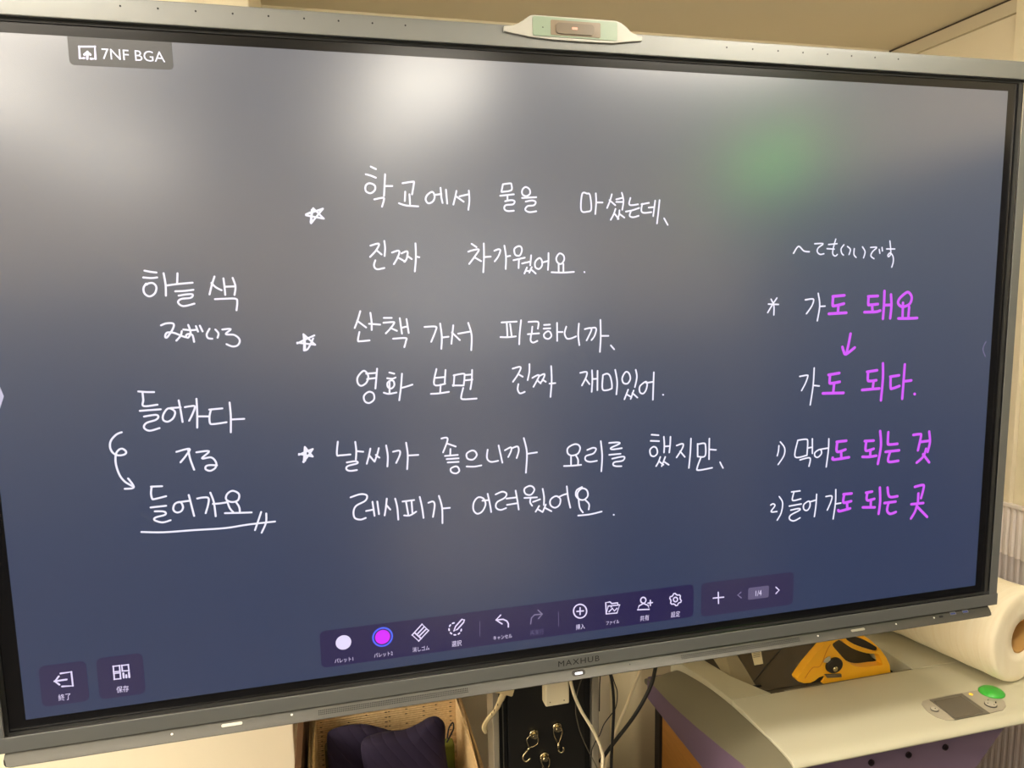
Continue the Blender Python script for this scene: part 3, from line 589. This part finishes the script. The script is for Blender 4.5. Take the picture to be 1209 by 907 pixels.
cable('signal_cable', [(722, 795), (725.5, 806.6), (728.5, 816), (728.5, 827.6), (726, 838), (720.6, 845), (713, 855.6), (708, 868), (701, 880), (698, 892), (697, 930)], .0010, CABK, .107, 'thin black cable bowing out beside the straight black cable')
cable('signal_cable', [(709.3, 790), (708.6, 800), (707.9, 812), (707.5, 840)], .0011, CABK, .19, 'short thin black cable end just right of the silver edge')
cable('power_cable', [(758.5, 784), (756.3, 790.5), (750, 806.6), (740, 832), (729, 858), (720, 885), (715, 907), (712, 940)], .0030, CABW, .20, 'slanting cream cable left of the heavy black one')
cable('power_cable', [(774.5, 782), (773.6, 790), (769.6, 806.6), (759.8, 827.6), (745.8, 850), (726.5, 875), (713, 893), (708, 900)], .0040, CABK, .19, 'heavy black cable curving down from right to left')
cable('signal_cable', [(689, 795), (686.8, 801.6), (681.6, 818), (679.7, 839), (683.5, 859.7), (691, 879), (698, 893), (706, 909), (715, 930)], .0010, CABG, .100, 'thin grey cable crossing the black column')
cable('signal_cable', [(789, 850), (787, 858.4), (783.6, 868), (782, 881), (781.5, 907), (781.5, 940)], .0034, mat('cable_taupe', (120, 112, 94), .5), .55, 'grey cable hanging left of the printer')
pl = thing('ribbon_plug', 'cream flat plug with curled lead under the display left of the black column', 'plug', at(594, 818, y=.09))
bm = nb(); prism(bm, [at(u, v, y=.085) for u, v in ((580, 808), (609, 804), (608, 813.5), (605.5, 822.3), (604, 823.2), (594, 820.5), (581.5, 818))], (0, .012, 0)); link('plug_body', bm, mat('plug_cream', (226, 206, 160), .5), pl, bevel=.0015)
bm = nb(); tube(bm, smooth_path([at(u, v, y=q) for u, v, q in ((594.5, 819.5, .091), (590.5, 828, .091), (585.5, 838, .093), (578, 847, .096), (572.5, 855, .10), (571.5, 860, .105), (574, 865, .112))], 5), [.0062]*5+[.0052]*5+[.0042]*21, 10, flat=.45, axis=(0, 1, 0))
link('lead', bm, mat('plug_cream', (226, 206, 160), .5), pl, smooth=True)
for u, v in ((587.5, 832), (583.2, 838.5), (580.5, 843)):
    p = at(u, v, y=.089); link('lead_slot', bx(p.x-.0006, p.x+.0006, .0868, .0885, p.z-.0018, p.z+.0018), mat('slot_dark', (90, 60, 30), .6), pl)

# ------------------------------------------------------------------ recess items: shelf, basket, mitts
WOOD = mat('wood_brown', (88, 58, 32), .6, noise=.25, nscale=18, stretch=(6, 6, .6))
sh = thing('wooden_shelf', 'brown wooden shelf standing in the recess under the basket', 'shelf', (-.29, .4, 0))
link('side_panel', bx(-.487, -.474, .182, .62, 0, .74), WOOD, sh, bevel=.001)
link('side_panel', bx(-.118, -.105, .182, .62, 0, .398), WOOD, sh, bevel=.001)
link('shelf_board', bx(-.474, -.118, .182, .62, .38, .398), WOOD, sh, bevel=.001)
def basket_mat():
    M = mat('woven_paper', (214, 172, 112), .85); nt = M.node_tree; b = nt.nodes['Principled BSDF']
    tc = nt.nodes.new('ShaderNodeTexCoord')
    wv = nt.nodes.new('ShaderNodeTexWave'); wv.wave_type = 'BANDS'; wv.bands_direction = 'Z'; wv.inputs['Scale'].default_value = 60; wv.inputs['Distortion'].default_value = .6
    ns = nt.nodes.new('ShaderNodeTexNoise'); ns.inputs['Scale'].default_value = 160; ns.inputs['Detail'].default_value = 5
    nt.links.new(tc.outputs['Object'], wv.inputs['Vector']); nt.links.new(tc.outputs['Object'], ns.inputs['Vector'])
    mx = nt.nodes.new('ShaderNodeMix'); mx.data_type = 'RGBA'; mx.inputs[6].default_value = (*s2l((206, 166, 112)), 1); mx.inputs[7].default_value = (*s2l((246, 216, 164)), 1)
    nt.links.new(ns.outputs[0], mx.inputs[0]); nt.links.new(mx.outputs[2], b.inputs['Base Color'])
    ad_ = nt.nodes.new('ShaderNodeMath'); nt.links.new(wv.outputs['Fac'], ad_.inputs[0]); nt.links.new(ns.outputs[0], ad_.inputs[1])
    bp = nt.nodes.new('ShaderNodeBump'); bp.inputs['Strength'].default_value = .6; bp.inputs['Distance'].default_value = .003
    nt.links.new(ad_.outputs[0], bp.inputs['Height']); nt.links.new(bp.outputs[0], b.inputs['Normal'])
    return M
BSK = basket_mat()
bk = thing('woven_basket', 'tan woven paper basket on the shelf below the display, holding dark purple mitts', 'basket', (-.29, .33, .398))
BX0, BX1, BY0, BY1, BZ0, BZ1 = -.466, -.122, .184, .50, .399, .70
T_ = .014
bm = nb()
link('back_wall', bx(BX0, BX1, BY1-T_, BY1, BZ0+T_, BZ1), BSK, bk, bevel=.003)
link('front_wall', bx(BX0, BX1, BY0, BY0+T_, BZ0+T_, BZ1-.05), BSK, bk, bevel=.003)
link('side_wall', bx(BX0, BX0+T_, BY0+T_, BY1-T_, BZ0+T_, BZ1), BSK, bk, bevel=.003)
link('side_wall', bx(BX1-T_, BX1, BY0+T_, BY1-T_, BZ0+T_, BZ1), BSK, bk, bevel=.003)
link('bottom', bx(BX0, BX1, BY0, BY1, BZ0, BZ0+T_), BSK, bk)
bm = nb()
tube(bm, [(BX0+T_/2, BY1-T_/2, BZ1), (BX1-T_/2, BY1-T_/2, BZ1), (BX1-T_/2, BY0+T_/2, BZ1), (BX0+T_/2, BY0+T_/2, BZ1)], .0100, 10, closed=True)
link('rim', bm, BSK, bk, smooth=True)
bm = nb(); yb = BY1-T_-.0006
for ci, xx in enumerate([BX0+T_+.010, BX0+.085, BX0+.125, BX0+.168, BX0+.176, BX0+.215, BX0+.255, BX1-.060, BX1-T_-.012]):
    for k in range(16):
        if ci not in (0, 3, 4, 8) and random.random() < .45: continue
        zz = BZ1-.012-k*.0115 + random.uniform(-.001, .001); w_ = random.uniform(.0022, .0040)
        bm.faces.new([bm.verts.new((xx+a*w_+random.uniform(-.001, .001), yb, zz+b*.0013)) for a, b in ((-1, -.6), (.6, -1), (1, .4), (-.4, 1))])
link('weave_gaps', bm, mat('gap_dark', (70, 45, 22), .9), bk, kind='stuff')

def mitt_mat():
    M = mat('quilted_purple', (31, 19, 50), .85); nt = M.node_tree; b = nt.nodes['Principled BSDF']
    tc = nt.nodes.new('ShaderNodeTexCoord'); mp = nt.nodes.new('ShaderNodeMapping'); mp.inputs['Rotation'].default_value = (0, math.radians(38), 0)
    wv = nt.nodes.new('ShaderNodeTexWave'); wv.bands_direction = 'X'; wv.inputs['Scale'].default_value = 16; wv.inputs['Distortion'].default_value = .3
    nt.links.new(tc.outputs['Object'], mp.inputs[0]); nt.links.new(mp.outputs[0], wv.inputs['Vector'])
    pw = nt.nodes.new('ShaderNodeMath'); pw.operation = 'POWER'; pw.inputs[1].default_value = .3; nt.links.new(wv.outputs['Fac'], pw.inputs[0])
    bp = nt.nodes.new('ShaderNodeBump'); bp.inputs['Strength'].default_value = .4; bp.inputs['Distance'].default_value = .004
    nt.links.new(pw.outputs[0], bp.inputs['Height']); nt.links.new(bp.outputs[0], b.inputs['Normal'])
    return M
MIT = mitt_mat()
def puffy(name, px, y, th, M, lean=.25, **k):
    P = [at(u, v, y=y) for u, v in px]; P = smooth_path(P, 4, closed=True); c = sum(P, Vector()) / len(P); bm = nb()
    zmin = min(p.z for p in P)
    def ring(f, s): return [bm.verts.new((c.x+(p.x-c.x)*f, y + s*th*math.sqrt(max(0, 1-f**4)) + (c.z+(p.z-c.z)*f-zmin)*lean, c.z+(p.z-c.z)*f)) for p in P]
    R0 = ring(1, 0)
    for s in (-1, 1):
        prev = R0
        for f in (.97, .9, .75, .5, .25):
            cur = ring(f, s)
            for i in range(len(P)): bm.faces.new((prev[i], prev[(i+1) % len(P)], cur[(i+1) % len(P)], cur[i]))
            prev = cur
        bm.faces.new(prev)
    return link(name, bm, M, smooth=True, **k)
m1 = puffy('oven_mitt', [(386, 884), (391, 877), (408, 872), (428, 870), (445, 872), (468, 879), (480, 900), (478, 950), (400, 950), (388, 915)], .37, .018, MIT)
tag(m1, 'dark purple quilted mitt at the back left in the basket', 'mitt')
mt = thing('oven_mitt', 'dark purple quilted mitt in front, with a hanging loop, in the basket', 'mitt', at(480, 900, y=.31))
m2 = puffy('pad', [(427, 893), (434, 885), (455, 880), (480, 877), (500, 869), (513, 862), (523, 862), (529, 870), (528, 890), (525, 950), (440, 950), (430, 915)], .31, .022, MIT)
m2.parent = mt; m2.location = -mt.location
lp = nb(); tube(lp, smooth_path([at(u, v, y=q) for u, v, q in ((528, 872, .325), (530, 860, .33), (534.5, 853.5, .335), (535.5, 860, .335), (532, 868, .33), (527.5, 877, .325))], 4), .0017, 8)
link('hanging_loop', lp, mat('loop_dark', (24, 18, 30), .8), mt, smooth=True)
bm = bx(at(383, 880, y=.42).x, at(400, 880, y=.42).x, .42, .45, .42, at(390, 884, y=.42).z)
tag(link('storage_pouch', bm, mat('pouch_olive', (96, 86, 48), .8), bevel=.006), 'dull olive pouch edge at the left inside the basket', 'pouch')
bm = bx(at(524, 880, y=.40).x, at(537, 880, y=.40).x, .40, .43, .42, at(530, 880, y=.40).z)
tag(link('storage_pouch', bm, mat('pouch_green', (110, 118, 40), .8), bevel=.006), 'green pouch edge beside the right basket wall', 'pouch')

# beige boxed pipe cover between column and printer
tag(link('pipe_cover', bx(at(748, 850, y=.80).x, at(800, 850, y=.80).x, .80, YB, 0, 1.15), mat('cover_beige', (206, 192, 156), .7), bevel=.03, segs=5), 'beige round cornered boxed pipe cover behind the cables', 'pipe cover')

# ------------------------------------------------------------------ large format printer
GREY = mat('printer_grey', (194, 190, 166), .5, noise=.03, nscale=4, bump=.12, bscale=1500)
GREY_SHADED = mat('printer_grey_shaded', (112, 107, 88), .5, bump=.12, bscale=1500)  # the cover's grey, darkened for the shade on the end cap
PURP = mat('printer_purple', (108, 90, 112), .55, bump=.1, bscale=900)
SMOKE = mat('smoked_plastic', (66, 54, 34), .25, spec=.5)
pr = thing('large_format_printer', 'large grey and purple format printer on wooden cabinet, right under the display', 'printer', (.72, .25, .62))
PZ = .76; XE = 1.30
YFr = -.022
# end cap + body: sections along x;  each (y,z)
def sect(x, pts): return [Vector((x, a, b)) for a, b in pts]
# purple body
bm = nb()
body = [(.02, .615), (.488, .615), (.488, .675), (.43, .680), (.30, .688), (.18, .708), (.07, .728), (.02, .737)]
prism(bm, sect(.352, body), (.965-.352, 0, 0))
for v_ in bm.verts:
    if v_.co.x > .9: v_.co.x -= (.737-v_.co.z)*.85
body_o = link('purple_body', bm, PURP, pr, bevel=.006)
# end cap shell: loft from purple/olive boundary out to the seam
caps = [(.350, [(y, z-.000) for y, z in ((-.005, .735), (.02, .738), (.07, .729), (.12, .718), (.18, .708), (.235, .697), (.30, .688), (.37, .678), (.44, .676), (.50, .672))]),
        (.366, [(-.012, .742), (.02, .744), (.07, .738), (.12, .730), (.18, .722), (.235, .713), (.30, .704), (.37, .694), (.44, .686), (.482, .680)]),
        (.392, [(-.018, .748), (.02, .752), (.07, .748), (.12, .743), (.18, .738), (.235, .732), (.30, .722), (.37, .710), (.44, .696), (.482, .684)]),
        (.4225, [(-.020, .748), (.02, .756), (.07, .756), (.12, .753), (.18, .750), (.235, .745), (.30, .736), (.37, .721), (.44, .703), (.482, .687)])]
bm = nb(); rows = [[bm.verts.new((x, y, z)) for y, z in pts] for x, pts in caps]
lowr = [[bm.verts.new((x if i else .351, y, min(z, .80)-.03)) for y, z in pts] for i, (x, pts) in enumerate(caps)]
for A, B in zip(rows, rows[1:]):
    for i in range(len(A)-1): bm.faces.new((A[i], A[i+1], B[i+1], B[i]))
for i in range(len(rows)-1): bm.faces.new((rows[i][0], rows[i+1][0], lowr[i+1][0], lowr[i][0])); bm.faces.new((rows[i][-1], rows[i+1][-1], lowr[i+1][-1], lowr[i][-1]))
cap = link('end_cap', bm, GREY_SHADED, pr, smooth=True)
sd = cap.modifiers.new('sub', 'SUBSURF'); sd.levels = sd.render_levels = 2
# top cover: front piece with rolled edge, two side pieces around the well
frontprof = [(.208, PZ), (.02, PZ), (.008, PZ-.001), (-.003, PZ-.004), (-.009, PZ-.010), (-.010, PZ-.014), (-.006, PZ-.018), (.0, PZ-.019), (.208, PZ-.020)]
bm = nb(); prism(bm, sect(.4235, frontprof), (XE-.4235, 0, 0)); link('top_cover', bm, GREY, pr, bevel=.003)
RX0, RX1 = .505, .890
def sidepiece(x0, x0b, x1, x1b, drop):
    bm = nb()
    a = [(x0, .2085, PZ), (x1, .2085, PZ), (x1b, .32, PZ-drop*.3), (x1b, .50, PZ-drop), (x0b, .50, PZ-drop), (x0b, .32, PZ-drop*.3)]
    prism(bm, a, (0, 0, -.04)); return bm
bm = sidepiece(.4235, .4235, .520, .487, .05); link('cover_side', bm, GREY, pr, bevel=.002)
bm = sidepiece(RX1, RX1+.002, XE, XE, .0); link('cover_side', bm, GREY, pr, bevel=.002)
# well: floor, smoked lid, lip
link('well_floor', bx(.45, .93, .2085, .50, .700, .706), SMOKE, pr)
link('well_lip', bx(.555, .889, .2087, .2140, .706, .7575), mat('lip_grey', (120, 112, 92), .4), pr)
bm = nb(); prism(bm, [(.55, .30, .707), (RX1-.002, .30, .707), (RX1-.002, .49, .80), (.55, .49, .80)], (0, .006, .002)); link('smoked_lid', bm, SMOKE, pr)
bm = nb(); prism(bm, [(.489, .305, .716), (.549, .305, .712), (.549, .49, .79), (.489, .49, .77)], (0, .006, .002)); link('lid_end', bm, mat('lid_end_grey', (150, 140, 112), .45), pr)
sx_ = at(886.5, 770, y=.36)
def lidpt(u, v):
    a = Vector((.55, .30, .7075)); n = Vector((0, -(.093), .19)).normalized(); r = ray(u, v); t = (a-CAMP).dot(n)/r.dot(n); return CAMP + r*t - Vector((0, 0, 0)) + n*.0012
bm = nb(); bm.faces.new([bm.verts.new(lidpt(u, v)) for u, v in ((886.7, 770), (898.2, 768), (901, 784.3), (890.5, 786.2))]); st = link('sticker', bm, mat('sticker_cream', (226, 216, 180), .6), pr, label='small cream paper sticker')
bm = nb()
for k in range(4):
    v0 = 772 + k*1.6
    bm.faces.new([bm.verts.new(lidpt(u, v)+Vector((0, -.0004, .0006))) for u, v in ((889, v0), (897, v0-1.3), (897.2, v0-.8), (889.2, v0+.5))])
link('sticker_print', bm, mat('print_grey', (110, 100, 80), .7), st)
bm = nb(); tube(bm, [lidpt(889, 806)+Vector((0, -.002, .002)), lidpt(906, 785)+Vector((0, -.002, .002)), lidpt(924, 764)+Vector((0, -.002, .002))], .0012, 6); link('lid_seam', bm, BLACK, pr)
link('slot', bx(.50, .556, .300, .306, .7185, .7215), BLACK, pr)
# front panel holes
for u, v in ((1028.7, 900.6), (1072.9, 891.6), (1116.3, 882.6)):
    p = at(u, v, y=.018); bm = nb(); lathe(bm, [(0, 0), (.0052, 0), (.0052, .003), (.0066, .003), (.0066, .0), (.0052, -.0)], (p.x, .0195, p.z), (0, -1, 0), 18); link('screw_recess', bm, mat('recess_dark', (26, 12, 18), .5), pr)
# control panel
def zpoly(px, z): return [at(u, v, z=z) for u, v in px]
def zoom7(pts): return [(1060 + a/6.617, 770 + b/6.617) for a, b in pts]
out = zoom7([(185, 410), (192, 388), (245, 370), (370, 345), (500, 322), (610, 303), (700, 300), (790, 350), (835, 390), (845, 425), (820, 458), (720, 480), (580, 508), (450, 534), (380, 536), (300, 512), (225, 462)])
bm = nb(); prism(bm, zpoly(out, PZ+.0003), (0, 0, .0012)); cp = link('control_panel', bm, mat('panel_grey', (168, 160, 142), .4), pr, bevel=.0004, label='oval button panel')
bm = nb(); prism(bm, zpoly(zoom7([(247, 376), (500, 325), (720, 480), (448, 532), (380, 474)]), PZ+.0016), (0, 0, .0008)); link('panel_display_rim', bm, mat('lcd_rim', (96, 90, 80), .3), cp)
bm = nb(); prism(bm, zpoly(zoom7([(280, 384), (492, 344), (672, 470), (448, 520), (395, 480)]), PZ+.0025), (0, 0, .0004)); link('panel_display', bm, mat('lcd_off', (92, 86, 76), .25), cp, label='switched-off grey display')
def zdisc(name, x, y, rx, h, M, dome=False, parent=None):
    c = at(*zoom7([(x, y)])[0], z=PZ+.0016); bm = nb()
    prof = [(rx, 0), (rx, h*.5), (rx*.85, h*.85), (rx*.5, h), (0, h*1.05)] if dome else [(rx, 0), (rx, h), (0, h)]
    lathe(bm, prof, c, (0, 0, 1), 28, ref=(1, 0, 0)); return link(name, bm, M, parent or cp, smooth=dome)
zdisc('round_button', 287, 452, .0078, .0016, mat('btn_dark', (70, 66, 60), .5)); zdisc('round_button', 287, 451, .0068, .0026, mat('btn_grey', (186, 180, 164), .4))
zdisc('arrow_button', 725, 413, .0118, .0016, mat('btn_dark', (70, 66, 60), .5)); zdisc('arrow_button', 725, 411, .0105, .0028, mat('btn_grey', (186, 180, 164), .4))
for a, b in ((702, 410), (752, 422), (704, 385), (765, 400), (292, 451)): zdisc('button_dot', a, b, .0011, .0034, BLACK)
zdisc('status_light', 571, 331, .0042, .0016, mat('led_yellow', (250, 205, 60), .4, emit=(1.0, .62, .08), estr=.35), True)
gb = at(*zoom7([(733, 312)])[0], z=PZ+.003); bm = nb()
n = 36
prof = [(1.05, 0), (1.05, .0015), (1, .003), (.85, .0062), (.5, .0085), (0, .0092)]
lathe(bm, [(r*.0245, h) for r, h in prof], (gb.x, gb.y, PZ+.0018), (0, 0, 1), 36, ref=(1, 0, 0))
for v_ in bm.verts: v_.co.y = gb.y + (v_.co.y-gb.y)*.95
link('start_button', bm, mat('green_button', (58, 168, 56), .35), cp, smooth=True, label='large glossy green oval button')
text_mesh('cover_lettering', 'STATUS', .026, .0, .0, 0, mat('emboss', (150, 142, 116), .6), pr)
lt = [o for o in COL.objects if o.name.startswith('cover_lettering')][0]
c0 = at(760+738/6.17, 760+392/6.17, z=PZ-.006)
for v_ in lt.data.vertices:
    v_.co = Vector((c0.x + v_.co.x, c0.y + v_.co.z, c0.z))
bpy.data.objects.remove(lt)     # the raised lettering there is too worn to read: left off

# cabinet that carries the printer
cb = thing('wooden_cabinet', 'orange brown wooden cabinet under the printer', 'cabinet', (.8, .27, 0))
CW = mat('cabinet_wood', (176, 122, 56), .55, noise=.2, nscale=14, stretch=(1, 1, 8))
link('carcass', bx(.392, .900, .06, .50, .0, .6145), CW, cb, bevel=.003)
link('dark_gap_strip', bx(.384, .3915, .478, .505, .0, .6145), mat('gap_shade', (30, 22, 16), .6), cb)  # dark strip drawn for the shaded gap at the cabinet's rear edge
for a in (.40, .648):
    d = link('door', bx(a, a+.243, .042, .0595, .01, .600), CW, cb, bevel=.002); link('handle', bx(a+.11, a+.13, .034, .0415, .30, .40), ALU, d)

# ------------------------------------------------------------------ paper roll on the printer
rc = at(1208, 752, y=.10); rc.z = PZ + .1085
# keep the seen centre: slide along the view ray to that height
rc = at(1208, 752, z=PZ+.1082)
ax = Vector((-math.sin(math.radians(12)), math.cos(math.radians(12)), 0)); RR = .1065
rl = thing('paper_roll', 'thick white paper roll with cardboard core lying on the printer', 'paper roll', (rc.x, rc.y, PZ))
def foam():
    M = mat('roll_white', (248, 240, 216), .6); nt = M.node_tree; b = nt.nodes['Principled BSDF']
    tc = nt.nodes.new('ShaderNodeTexCoord'); mp = nt.nodes.new('ShaderNodeMapping'); mp.inputs['Rotation'].default_value = (0, 0, math.radians(-12)); mp.inputs['Scale'].default_value = (1, 26, 1)
    ns = nt.nodes.new('ShaderNodeTexNoise'); ns.inputs['Scale'].default_value = 6; ns.inputs['Detail'].default_value = 4
    nt.links.new(tc.outputs['Object'], mp.inputs[0]); nt.links.new(mp.outputs[0], ns.inputs['Vector'])
    bp = nt.nodes.new('ShaderNodeBump'); bp.inputs['Strength'].default_value = .5; bp.inputs['Distance'].default_value = .0025
    nt.links.new(ns.outputs[0], bp.inputs['Height']); nt.links.new(bp.outputs[0], b.inputs['Normal'])
    mx = nt.nodes.new('ShaderNodeMix'); mx.data_type = 'RGBA'; mx.inputs[6].default_value = (*s2l((238, 224, 192)), 1); mx.inputs[7].default_value = (*s2l((252, 244, 222)), 1)
    nt.links.new(ns.outputs[0], mx.inputs[0]); nt.links.new(mx.outputs[2], b.inputs['Base Color'])
    return M
bm = nb(); prof = [(.0395, .006), (.0405, .001), (.06, .0015), (.085, .0), (.098, .001), (.1035, .004), (RR, .012)] + [(RR + .0006*math.sin(k*1.9), .012+.018*k) for k in range(1, 33)] + [(RR, .60), (.0395, .60), (.0395, .006)]
lathe(bm, prof, rc, ax, 96); link('wound_sheet', bm, foam(), rl, smooth=True)
bm = nb(); lathe(bm, [(.0355, .004), (.0390, .004), (.0390, .598), (.0355, .598), (.0355, .004)], rc, ax, 64); link('cardboard_core', bm, mat('cardboard', (196, 152, 88), .8, noise=.12, nscale=30), rl, smooth=True, label='brown cardboard tube')

# ------------------------------------------------------------------ rotary cutter
CUY = .216
ct = thing('rotary_cutter', 'yellow handled paper cutter with round black blade guard standing on the printer', 'cutter', (.70, CUY+.01, PZ))
YEL = mat('cutter_yellow', (250, 182, 34), .4); DARK = mat('cutter_dark', (34, 28, 22), .5)
def z6(pts): return [(920 + a/7.112, 740 + b/7.112) for a, b in pts]
OUT = [(150, 440), (162, 420), (225, 330), (300, 240), (380, 150), (430, 112), (480, 100), (520, 90), (620, 62), (700, 72), (770, 115), (850, 190), (900, 260), (928, 320), (937, 392), (840, 405), (700, 428), (560, 450), (420, 478), (375, 484), (355, 470), (385, 430), (372, 415), (335, 428), (300, 455), (262, 474), (205, 476), (160, 462)]
HOLE = [(450, 158), (470, 130), (515, 112), (560, 150), (640, 195), (740, 225), (828, 232), (845, 255), (866, 310), (855, 325), (790, 332), (700, 342), (630, 330), (560, 285), (500, 220)]
HOLE2 = [(563, 100), (590, 85), (650, 88), (720, 115), (790, 155), (828, 182), (815, 208), (740, 190), (640, 155), (580, 120)]
def cut_plate(name, outer, holes, y, th, M, parent, bevel=0.0):
    bm = nb(); geom = []
    for L_ in [outer] + holes:
        P_ = [at(u, v, y=y) for u, v in z6(L_)]; P_ = smooth_path(P_, 3, closed=True) if L_ is not outer else P_
        vs = [bm.verts.new(p) for p in P_]; geom += [bm.edges.new((vs[i], vs[(i+1) % len(vs)])) for i in range(len(vs))]
    bmesh.ops.triangle_fill(bm, edges=geom, use_beauty=True)
    # remove faces inside the holes
    def inside(p, poly):
        c = False
        for i in range(len(poly)):
            a, b = poly[i], poly[i-1]
            if (a.z > p.z) != (b.z > p.z) and p.x < (b.x-a.x)*(p.z-a.z)/(b.z-a.z)+a.x: c = not c
        return c
    hp_ = [smooth_path([at(u, v, y=y) for u, v in z6(h)], 3, closed=True) for h in holes]
    kill = [f for f in bm.faces if any(inside(f.calc_center_median(), h) for h in hp_)]
    bmesh.ops.delete(bm, geom=kill, context='FACES')
    r = bmesh.ops.extrude_face_region(bm, geom=bm.faces[:])
    bmesh.ops.translate(bm, vec=(0, th, 0), verts=[e for e in r['geom'] if isinstance(e, bmesh.types.BMVert)])
    return link(name, bm, M, parent, bevel=bevel)
cut_plate('handle_body', OUT, [HOLE, HOLE2], CUY, .020, YEL, ct, .0018)
cut_plate('grip_insert', HOLE2, [], CUY+.004, .012, DARK, ct)
c0 = at(*z6([(456, 322)])[0], y=CUY)
bm = nb(); lathe(bm, [(0, .0055), (.0165, .0055), (.0188, .004), (.0192, 0), (0, 0)], (c0.x, CUY-.0002, c0.z), (0, -1, 0), 40)
for v_ in bm.verts: v_.co.x = c0.x + (v_.co.x-c0.x)*1.12; v_.co.z = c0.z + (v_.co.z-c0.z)*.95
gd = link('blade_guard', bm, DARK, ct, label='round black blade guard')
c1 = at(*z6([(467, 354)])[0], y=CUY-.006); bm = nb(); lathe(bm, [(.0062, 0), (.0062, .003), (.0045, .0045), (0, .0045)], (c1.x, CUY-.0057, c1.z), (0, -1, 0), 24); link('axle_screw', bm, BRASS, gd)
bm = nb(); prism(bm, [at(u, v, y=CUY-.0058) for u, v in z6([(370, 300), (385, 270), (412, 252), (428, 250), (432, 280), (405, 305)])], (0, .0015, 0)); link('blade', bm, CHROME, gd, label='bright steel blade sliver')
bm = nb(); prism(bm, [at(u, v, y=CUY-.004) for u, v in z6([(385, 405), (522, 400), (525, 425), (405, 432)])], (0, .0035, 0)); link('blade_cover', bm, mat('steel_dark', (110, 100, 84), .4, .5), ct)
bm = nb(); prism(bm, [at(u, v, y=CUY+.004) for u, v in z6([(275, 468), (330, 425), (385, 415), (395, 440), (355, 470)])], (0, .010, 0)); link('blade_shoe', bm, DARK, ct)
# moulded ridge lines
bm = nb(); tube(bm, smooth_path([at(u, v, y=CUY-.0002) for u, v in z6([(215, 435), (280, 345), (345, 330), (400, 200), (430, 150)])], 4), .0010, 6); link('moulded_ridge', bm, mat('cutter_ochre', (222, 140, 14), .45), ct)

# ------------------------------------------------------------------ ribbed panel by the right wall
rp = thing('ribbed_panel', 'pale ribbed plastic sheet panel standing against the right wall behind the paper roll', 'panel', (1.42, .3, 0))
RPM = mat('ribbed_plastic', (240, 232, 230), .35, spec=.6)
XP = 1.436
bm = nb(); y = -.30; prof = []
while y < .506:
    prof += [(y, 0), (y+.004, .0065), (y+.011, .0065), (y+.015, 0), (y+.019, 0)]; y += .019
prof = [(a, b) for i, (a, b) in enumerate(prof) if i == 0 or a > prof[i-1][0]+1e-6]
def ribs(z0, z1, k, nm, M):
    bm = nb(); A = [bm.verts.new((XP-.005-b*k, a, z0)) for a, b in prof]; B = [bm.verts.new((XP-.005-b*k, a, z1)) for a, b in prof]
    for i in range(len(A)-1): bm.faces.new((A[i], A[i+1], B[i+1], B[i]))
    b0 = [bm.verts.new((XP, prof[0][0], z)) for z in (z0, z1)]; b1 = [bm.verts.new((XP, prof[-1][0], z)) for z in (z0, z1)]
    bm.faces.new((A[0], B[0], b0[1], b0[0])); bm.faces.new((A[-1], B[-1], b1[1], b1[0])); bm.faces.new((b0[0], b0[1], b1[1], b1[0]))
    bm.faces.new([b1[1]] + B[::-1] + [b0[1]]); link(nm, bm, M, rp)
ribs(.885, 1.022, 1.0, 'upper_ribs', RPM)
ribs(.0, .884, .35, 'lower_ribs', mat('ribbed_plastic_low', (218, 210, 214), .45))
link('top_edge', bx(XP-.014, XP, -.30, .508, 1.0225, 1.034), RPM, rp, bevel=.002)
